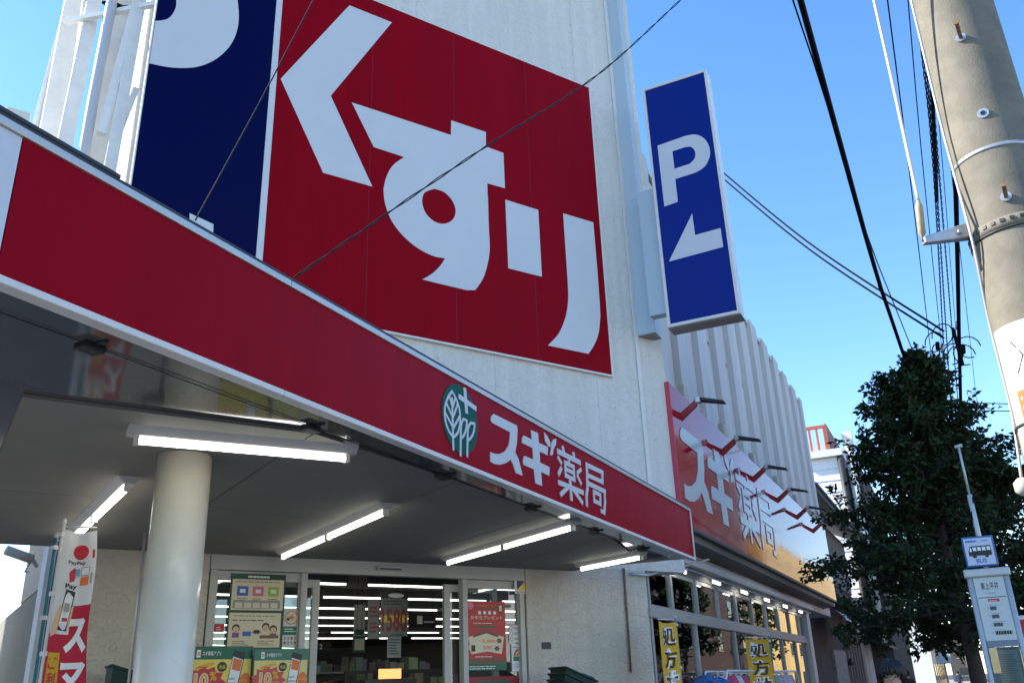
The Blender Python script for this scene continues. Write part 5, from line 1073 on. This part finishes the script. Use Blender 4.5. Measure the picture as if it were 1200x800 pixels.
def copy_tree(o, loc, label=None):
    c = o.copy(); COL.objects.link(c); c.location = loc
    if label: c['label'] = label
    for ch in o.children:
        d = ch.copy(); COL.objects.link(d); d.parent = c
    return c
for yy in (38, 51, 64, 90): copy_tree(src, (10.6, yy, 0))

# ================================================================= BUILDINGS FARTHER ALONG THE STREET
WDK = mat('window_dark', (0.03, 0.035, 0.04), 0.08); 
def block(name, x0, x1, y0, y1, h, m, label, faces=('x-',), fl=3.2, wy=1.5, step=3.0, roofm=TRIM, z0=0.0, group=None):
    t = thing(name, ((x0+x1)/2, (y0+y1)/2, z0), label, 'building', group)
    build('wall', MB().box(x0, x1, y0, y1, z0, z0+h), m, t); build('parapet', MB().box(x0-0.12, x1+0.12, y0-0.12, y1+0.12, z0+h+0.001, z0+h+0.35), roofm, t)
    for fc in faces:
        lo, hi = (y0, y1) if fc[0] == 'x' else (x0, x1); n = max(1, int((hi-lo-1)/step)); nf = max(1, int(h/fl))
        for i in range(n):
            for j in range(nf):
                c = lo+(hi-lo)*(i+0.5)/n; zz = z0+fl*j+1.0; e = 0.06
                if zz+1.4 > z0+h: continue
                if fc == 'x-': a, b_ = (x0-e, x0-0.001, c-wy/2, c+wy/2), (x0-e-0.02, x0-e-0.001, c-wy/2-0.06, c+wy/2+0.06)
                elif fc == 'x+': a, b_ = (x1+0.001, x1+e, c-wy/2, c+wy/2), (x1+e+0.001, x1+e+0.02, c-wy/2-0.06, c+wy/2+0.06)
                else: a, b_ = (c-wy/2, c+wy/2, y0-e, y0-0.001), (c-wy/2-0.06, c+wy/2+0.06, y0-e-0.02, y0-e-0.001)
                wn = build('window', MB().box(*a, zz, zz+1.4), WDK, t)
                build('sill', MB().box(b_[0], b_[1], b_[2], b_[3], zz-0.08, zz-0.001), roofm, wn)
    return t
OCH = mat('ochre_tile', (0.55, 0.36, 0.12), 0.7, var=0.25, vscale=0.6); BRK = mat('brick_red_wall', (0.42, 0.10, 0.06), 0.8, var=0.2, vscale=2); CRM = mat('cream_plaster', (0.58, 0.52, 0.40), 0.8, var=0.15, vscale=1); BRD = mat('brown_tile', (0.05, 0.028, 0.022), 0.6, var=0.2); WPL = mat('white_plaster', (0.70, 0.70, 0.68), 0.8, var=0.1, vscale=1); GRW = mat('weathered_grey', (0.085, 0.08, 0.07), 0.85, var=0.35, vscale=2.5, stretch=(1, 1, 0.3))
og = 'buildings across the street'
block('street_building', 14, 22, 8, 24, 6.5, WPL, 'white two storey building opposite the entrance', group=og)
block('street_building', 14, 23, 25, 44, 8.5, BRK, 'red brick building opposite the side windows', group=og)
block('street_building', 13, 24, 56, 97, 21.5, BRD, 'unseen tall dark brown building added across the street to darken the sign reflection', ('x-', 'y-'), step=5, group=og)  # out of view; height and dark colour shaped for the long sign's reflection
block('street_building', 12, 24, 100, 170, 16.5, OCH, 'long ochre tiled apartment building far across the street', ('x-', 'y-'), step=6, group=og)
block('street_building', -16, -7, -14, -2.5, 6.0, WPL, 'unseen low white building added behind the camera to block the sun', ('x+',), group=None)  # off-frame block added to keep direct sun off the pavement by the entrance
# old dark house with tiled eave right after the pharmacy
oh = thing('old_house', (-6.5, 37, 0), 'dark weathered old shop house with tiled eave and shutter', 'house')
build('wall', MB().box(-12, -4.4, 29.9, 44, 0, 6.3), GRW, oh)
build('siding', MB().box(-4.398, -4.34, 30.0, 43.9, 5.0, 7.3), mat('corrugated_grey', (0.20, 0.20, 0.19), 0.7, var=0.3, vscale=3, bump=0.8, bscale=3, bdist=0.05, stretch=(1, 1, 8)), oh)
ROOF = mat('roof_tile', (0.06, 0.062, 0.066), 0.6, var=0.3, vscale=6)
rf = build('roof', MB().hexa([(-3.5, 29.6, 7.25), (-3.5, 44.3, 7.25), (-8, 44.3, 9.3), (-8, 29.6, 9.3), (-3.5, 29.6, 7.42), (-3.5, 44.3, 7.42), (-8, 44.3, 9.5), (-8, 29.6, 9.5)]), ROOF, oh)
for k in range(48): build('tile', MB().tube([(-3.42, 29.75+0.3*k, 7.42), (-4.6, 29.75+0.3*k, 7.97)], 0.055, 6), ROOF, rf)
build('eave', MB().hexa([(-3.3, 29.8, 3.9), (-3.3, 44, 3.9), (-4.45, 44, 4.25), (-4.45, 29.8, 4.25), (-3.3, 29.8, 3.98), (-3.3, 44, 3.98), (-4.45, 44, 4.35), (-4.45, 29.8, 4.35)]), ROOF, oh)
build('window', MB().box(-4.398, -4.33, 31, 33.5, 4.45, 5.0), WDK, oh)
build('shutter', MB().box(-4.395, -4.30, 34.2, 37.6, 0.05, 2.5), mat('shutter_board', (0.26, 0.28, 0.28), 0.6, var=0.5, vscale=4), oh)
build('brown_panel', MB().box(-4.395, -4.32, 30.2, 35.0, 4.36, 4.99), mat('brown_board', (0.16, 0.07, 0.045), 0.7), oh)
for k in range(6): build('post', MB().box(-4.39, -4.26, 38.2+0.95*k, 38.45+0.95*k, 0, 3.85), mat('timber_post', (0.22, 0.19, 0.15), 0.8, var=0.3), oh)
lan = build('wall_lamp', MB().tube([(-4.2, 37.9, 2.25), (-4.2, 37.9, 2.0)], [0.05, 0.14], 12), DARK, oh)
aw = thing('striped_awning', (-3.9, 31, 3), 'blue and white striped awning on the dark old house', 'awning')
AWM = mat('awning_blue', (0.35, 0.42, 0.55), 0.7, var=0.4, vscale=3)
mb = MB(); n = 10
for j in range(2):
    for i in range(n+1):
        a = i/n*math.pi/2; mb.v.append(Vector((-4.3+1.1*math.sin(a), 30.3 if j == 0 else 34.5, 2.95+0.8*math.cos(a))))
for i in range(n): mb.f.append((i, i+1, n+2+i, n+1+i)); mb.m.append(i % 2); mb.sm.add(i)
build('canvas', mb, [AWM, WPL], aw, recalc=False); build('bar', MB().tube([(-3.2, 30.3, 2.95), (-3.2, 34.5, 2.95)], 0.02, 8), TRIM, aw)
sh = block('cream_shop', -12, -4.3, 44.5, 75, 4.6, CRM, 'cream low shop with a wide window beyond the old house', ('x+',), fl=3.4, wy=3.2, step=7)
build('door', MB().box(-4.298, -4.22, 58, 60, 0, 2.4), GRW, sh); build('awning', MB().hexa([(-3.2, 44.6, 2.75), (-3.2, 49.5, 2.75), (-4.3, 49.5, 3.2), (-4.3, 44.6, 3.2), (-3.2, 44.6, 2.85), (-3.2, 49.5, 2.85), (-4.3, 49.5, 3.3), (-4.3, 44.6, 3.3)]), DARK, sh)
block('far_building', -14, -3.2, 90, 130, 12, WPL, 'pale far building at the end of the street', ('x+', 'y-'), step=4)
block('far_building', -4, 0.2, 200, 230, 9, GRW, 'grey distant building closing the street', ('y-',))
# white apartment with red roof rail
wx0, wx1 = Y(938, 560, 46).x, Y(986, 560, 46).x; wz = Y(970, 536, 46).z
wa = thing('white_apartment', ((wx0+wx1)/2, 50, 0), 'white clad apartment block with red roof railing behind the pharmacy', 'building')
SID = mat('white_siding', (0.74, 0.75, 0.76), 0.6, var=0.05, bump=0.0)
build('core', MB().box(wx0, wx1-0.05, 46.05, 60, 0, wz), SID, wa)
for k in range(14):
    z = wz-0.58*(k+1); build('siding_board', MB().hexa([(wx0, 46.0, z), (wx1, 46.0, z), (wx1, 46.04, z), (wx0, 46.04, z), (wx0, 46.03, z+0.57), (wx1, 46.03, z+0.57), (wx1, 46.045, z+0.57), (wx0, 46.045, z+0.57)]), SID, wa)
build('cornice', MB().box(wx0-0.1, wx1+0.25, 45.7, 60, wz+0.001, wz+0.35), WTRIM, wa)
build('downpipe', MB().tube([(wx1+0.12, 45.9, 3), (wx1+0.12, 45.9, wz)], 0.16, 10), DARK, wa); build('downpipe', MB().tube([(wx1+0.55, 46.3, 3), (wx1+0.55, 46.3, wz+0.6)], 0.2, 10), WTRIM, wa)
build('side_wall', MB().box(wx1-0.049, wx1+0.9, 46.6, 60, 0, wz-0.5), GRW, wa)
RRL = mat('red_rail', (0.45, 0.09, 0.05), 0.6); RP = mat('red_roof_panel', (0.36, 0.12, 0.08), 0.6, var=0.3, vscale=2)
for z in (wz+1.55,): build('roof_rail', MB().box(wx0, wx1-0.4, 46.0, 46.12, z, z+0.16), RRL, wa)
for k in range(5): build('roof_rail', MB().box(wx0+(wx1-wx0-0.5)*k/4, wx0+(wx1-wx0-0.5)*k/4+0.1, 46.01, 46.11, wz+0.352, wz+1.549), RRL, wa)
build('roof_panel', MB().box(wx1-0.39, wx1-0.3, 46.0, 58, wz+0.352, wz+1.75), RP, wa)
build('vent', MB().box(wx1+0.3, wx1+0.8, 46.5, 47.0, wz+0.36, wz+1.3), WTRIM, wa)
build('tank', MB().box(wx0+0.4, wx1-0.6, 48, 50, wz+0.36, wz+1.35), mat('pale_blue_tank', (0.35, 0.5, 0.6), 0.5), wa)
# signal, far sign boards
tsx = Y(1109, 748, 70); ts = thing('traffic_signal', (tsx.x+1.0, 70, 0), 'traffic signal showing red far down the street', 'traffic signal')
build('post', MB().tube([(tsx.x+1.0, 70, 0), (tsx.x+1.0, 70, tsx.z+1)], 0.09, 10), GALV, ts); build('arm', MB().tube([(tsx.x+1.0, 70, tsx.z+0.5), (tsx.x, 70, tsx.z+0.5)], 0.04, 8), GALV, ts)
build('housing', MB().box(tsx.x-0.35, tsx.x+0.35, 69.8, 70, tsx.z-0.4, tsx.z+0.45), FIXW, ts, bevel=0.03); build('red_lamp', MB().tube([(tsx.x, 69.8, tsx.z), (tsx.x, 69.72, tsx.z)], 0.22, 16), mat('signal_red', (0.8, 0.02, 0.03), 0.4, emit=2.5, ecol=(1, 0.02, 0.05)), ts)
build('hood', MB().tube([(tsx.x, 69.81, tsx.z+0.02), (tsx.x, 69.6, tsx.z+0.02)], 0.24, 16, caps=False), DARK, ts)
def far_sign(x, y, yy, wd, hh, m, label):
    q = Y(x, y, yy); t = thing('hanging_sign', (q.x, yy, 0), label, 'sign')
    build('board', MB().box(q.x-wd/2, q.x+wd/2, yy-0.1, yy+0.1, q.z-hh/2, q.z+hh/2), m, t, bevel=0.03); build('post', MB().tube([(q.x, yy+0.12, 0), (q.x, yy+0.12, q.z)], 0.05, 8), GALV, t); build('mark', MB().box(q.x-wd*0.25, q.x+wd*0.25, yy-0.12, yy-0.101, q.z-hh*0.1, q.z+hh*0.15), DARK, t)
far_sign(1103, 758, 66, 0.9, 2.0, WPL, 'white sign board below the red signal'); far_sign(1134, 751, 60, 0.45, 1.3, WPL, 'narrow white hanging sign beside the tree trunk')
q = Y(1203, 740, 14); t = thing('red_road_sign', (q.x, 14, 0), 'small red and white shop sign right of the bus stop', 'sign'); build('panel', MB().box(q.x-0.09, q.x+0.16, 14, 14.02, q.z-0.16, q.z+0.16), RED, t); build('border', MB().box(q.x-0.13, q.x+0.2, 14.021, 14.04, q.z-0.21, q.z+0.21), WHITE, t); build('post', MB().tube([(q.x, 14.07, 0), (q.x, 14.07, q.z)], 0.03, 8), GALV, t)

# ================================================================= PEOPLE
def person(loc, face, hgt, top_m, leg_m, hair_m, label, stride=0.12):
    t = thing('person', loc, label, 'person')
    k = hgt/1.75; s = stride
    V = {'pel': (0, 0, .95), 'bel': (0, .0, 1.08), 'che': (0, .01, 1.32), 'nk': (0, 0, 1.46), 'hd0': (0, .015, 1.55), 'hd': (0, .02, 1.63), 'hdt': (0, .01, 1.71),
         'hl': (-.09, 0, .90), 'kl': (-.10, s*.6, .50), 'al': (-.10, s*0.6, .09), 'tl': (-.11, s*0.6+.17, .04), 'hr': (.09, 0, .90), 'kr': (.10, -s*.2, .50), 'ar': (.10, -s, .09), 'tr': (.11, -s+.17, .04),
         'sl': (-.18, 0, 1.40), 'el': (-.24, -.04, 1.12), 'wl': (-.24, .08, .90), 'fl': (-.24, .11, .80), 'sr': (.18, 0, 1.40), 'er': (.24, .0, 1.12), 'wr': (.24, .14, .92), 'fr': (.24, .18, .82)}
    Rr = {'pel': (.155, .11), 'bel': (.14, .10), 'che': (.17, .11), 'nk': (.055, .055), 'hd0': (.065, .075), 'hd': (.078, .095), 'hdt': (.06, .075), 'hl': .09, 'kl': .058, 'al': .04, 'tl': .035, 'hr': .09, 'kr': .058, 'ar': .04, 'tr': .035, 'sl': .065, 'el': .042, 'wl': .028, 'fl': .035, 'sr': .065, 'er': .042, 'wr': .028, 'fr': .035}
    E_ = [('pel', 'bel'), ('bel', 'che'), ('che', 'nk'), ('nk', 'hd0'), ('hd0', 'hd'), ('hd', 'hdt'), ('pel', 'hl'), ('hl', 'kl'), ('kl', 'al'), ('al', 'tl'), ('pel', 'hr'), ('hr', 'kr'), ('kr', 'ar'), ('ar', 'tr'), ('che', 'sl'), ('sl', 'el'), ('el', 'wl'), ('wl', 'fl'), ('che', 'sr'), ('sr', 'er'), ('er', 'wr'), ('wr', 'fr')]
    ks = list(V); me = bpy.data.meshes.new('body'); ca, sa = math.cos(face), math.sin(face)
    def W_(p): return Vector((p[0]*ca-p[1]*sa, p[0]*sa+p[1]*ca, p[2]))*k
    me.from_pydata([W_(V[q]) for q in ks], [(ks.index(a), ks.index(b)) for a, b in E_], []); me.update()
    o = bpy.data.objects.new('body', me); COL.objects.link(o)
    sm = o.modifiers.new('skin', 'SKIN'); 
    for i, q in enumerate(ks):
        r_ = Rr[q]; r_ = r_ if isinstance(r_, tuple) else (r_, r_); me.skin_vertices[0].data[i].radius = (r_[0]*k, r_[1]*k)
    me.skin_vertices[0].data[0].use_root = True
    o.modifiers.new('sub', 'SUBSURF').levels = 2
    dg = bpy.context.evaluated_depsgraph_get(); m2 = bpy.data.meshes.new_from_object(o.evaluated_get(dg)); bpy.data.objects.remove(o)
    SKM = mat('skin', (0.50, 0.30, 0.21), 0.6); SHO = mat('shoe', (0.02, 0.02, 0.02), 0.6)
    m2.materials.clear()
    for m in (top_m, leg_m, SKM, SHO): m2.materials.append(m)
    for p in m2.polygons:
        c = p.center/k; p.use_smooth = True
        lat = math.hypot(c.x, c.y)
        p.material_index = 2 if (c.z > 1.47 or (c.z < 0.93 and lat > 0.2 and c.z > 0.7)) else (0 if c.z > 0.92 else (3 if c.z < 0.10 else 1))
    b = bpy.data.objects.new('body', m2); COL.objects.link(b); b.parent = t
    # hair cap: a shell over the crown and back of the head
    hb = MB(); NI, NJ = 14, 8; rd = random.Random(int(hgt*1000))
    def scalp(th, a, lift):
        fr_ = max(0, math.sin(a)); tt = th*(1-0.34*fr_); k_ = 1+lift
        return W_((0.092*k_*math.sin(tt)*math.cos(a), 0.012+0.108*k_*math.sin(tt)*math.sin(a), 1.640+0.107*k_*math.cos(tt)))+Vector(loc)
    for j in range(NJ+1):
        for i in range(NI): hb.v.append(scalp(j/NJ*2.1, 2*math.pi*i/NI, 0))
    for j in range(NJ):
        for i in range(NI): hb.f.append((j*NI+i, j*NI+(i+1) % NI, (j+1)*NI+(i+1) % NI, (j+1)*NI+i)); hb.m.append(0); hb.sm.add(len(hb.f)-1)
    for q in range(260):     # locks lying over the cap, uneven at the fringe and nape
        a = rd.uniform(0, 6.283); t0_ = rd.uniform(0.05, 1.2); t1_ = rd.uniform(1.7, 2.55); lf = rd.uniform(0.03, 0.13); da = rd.uniform(-0.25, 0.25)
        hb.tube([scalp(t0_+(t1_-t0_)*x, a+da*x, lf*math.sin(math.pi*min(1, 0.25+x*0.75))) for x in (0, 0.3, 0.6, 0.85, 1)], [0.004, 0.008, 0.009, 0.007, 0.002], 4)
    build('hair', hb, hair_m, t)
    fc = MB()
    for dx, dz, r_ in ((-0.030, 1.622, 0.006), (0.030, 1.622, 0.006)): fc.tube([W_((dx, 0.095, dz))+Vector(loc), W_((dx, 0.106, dz))+Vector(loc)], r_, 8)
    build('eyes', fc, BLACK, t)
    build('nose', MB().tube([W_((0, 0.10, 1.625))+Vector(loc), W_((0, 0.128, 1.60))+Vector(loc)], [0.008, 0.013], 8), SKM, t); build('mouth', MB().box(-0.022, 0.022, 0, 0.006, 0, 0.008, 0, lambda x, y, z: W_((x, 0.100+y, 1.565+z))+Vector(loc)), flat('lip', (0.35, 0.12, 0.10)), t)
    for s_ in (-1, 1): build('ear', MB().tube([W_((s_*0.082, 0.01, 1.60))+Vector(loc), W_((s_*0.086, 0.0, 1.645))+Vector(loc)], 0.014, 8), SKM, t)
    return t
HAIR = mat('dark_hair', (0.015, 0.012, 0.011), 0.5, var=0.3, vscale=60); BLKC = mat('cloth_black', (0.015, 0.015, 0.018), 0.8); WHC = mat('cloth_white', (0.6, 0.6, 0.6), 0.8); JEAN = mat('cloth_denim', (0.05, 0.07, 0.13), 0.85); GRYC = mat('cloth_grey', (0.08, 0.08, 0.085), 0.85)
d = ray(1045, 790); yy = 7.5; person((d.x/d.y*yy, yy, 0), math.pi, 1.71, GRYC, BLKC, HAIR, 'dark haired passer-by in grey walking up the pavement')
d = ray(1062, 786); yy = 36; person((d.x/d.y*yy, yy, 0), 0.4, 1.74, BLKC, WHC, HAIR, 'person in black jacket by the cream shop window')
d = ray(1055, 790); yy = 34; person((d.x/d.y*yy, yy, 0), -0.4, 1.62, CLR, JEAN, HAIR, 'person in red top walking by the old house')
d = ray(1123, 792); yy = 80; person((d.x/d.y*yy, yy, 0), 0.2, 1.72, JEAN, BLKC, HAIR, 'far pedestrian in denim jacket crossing the street')
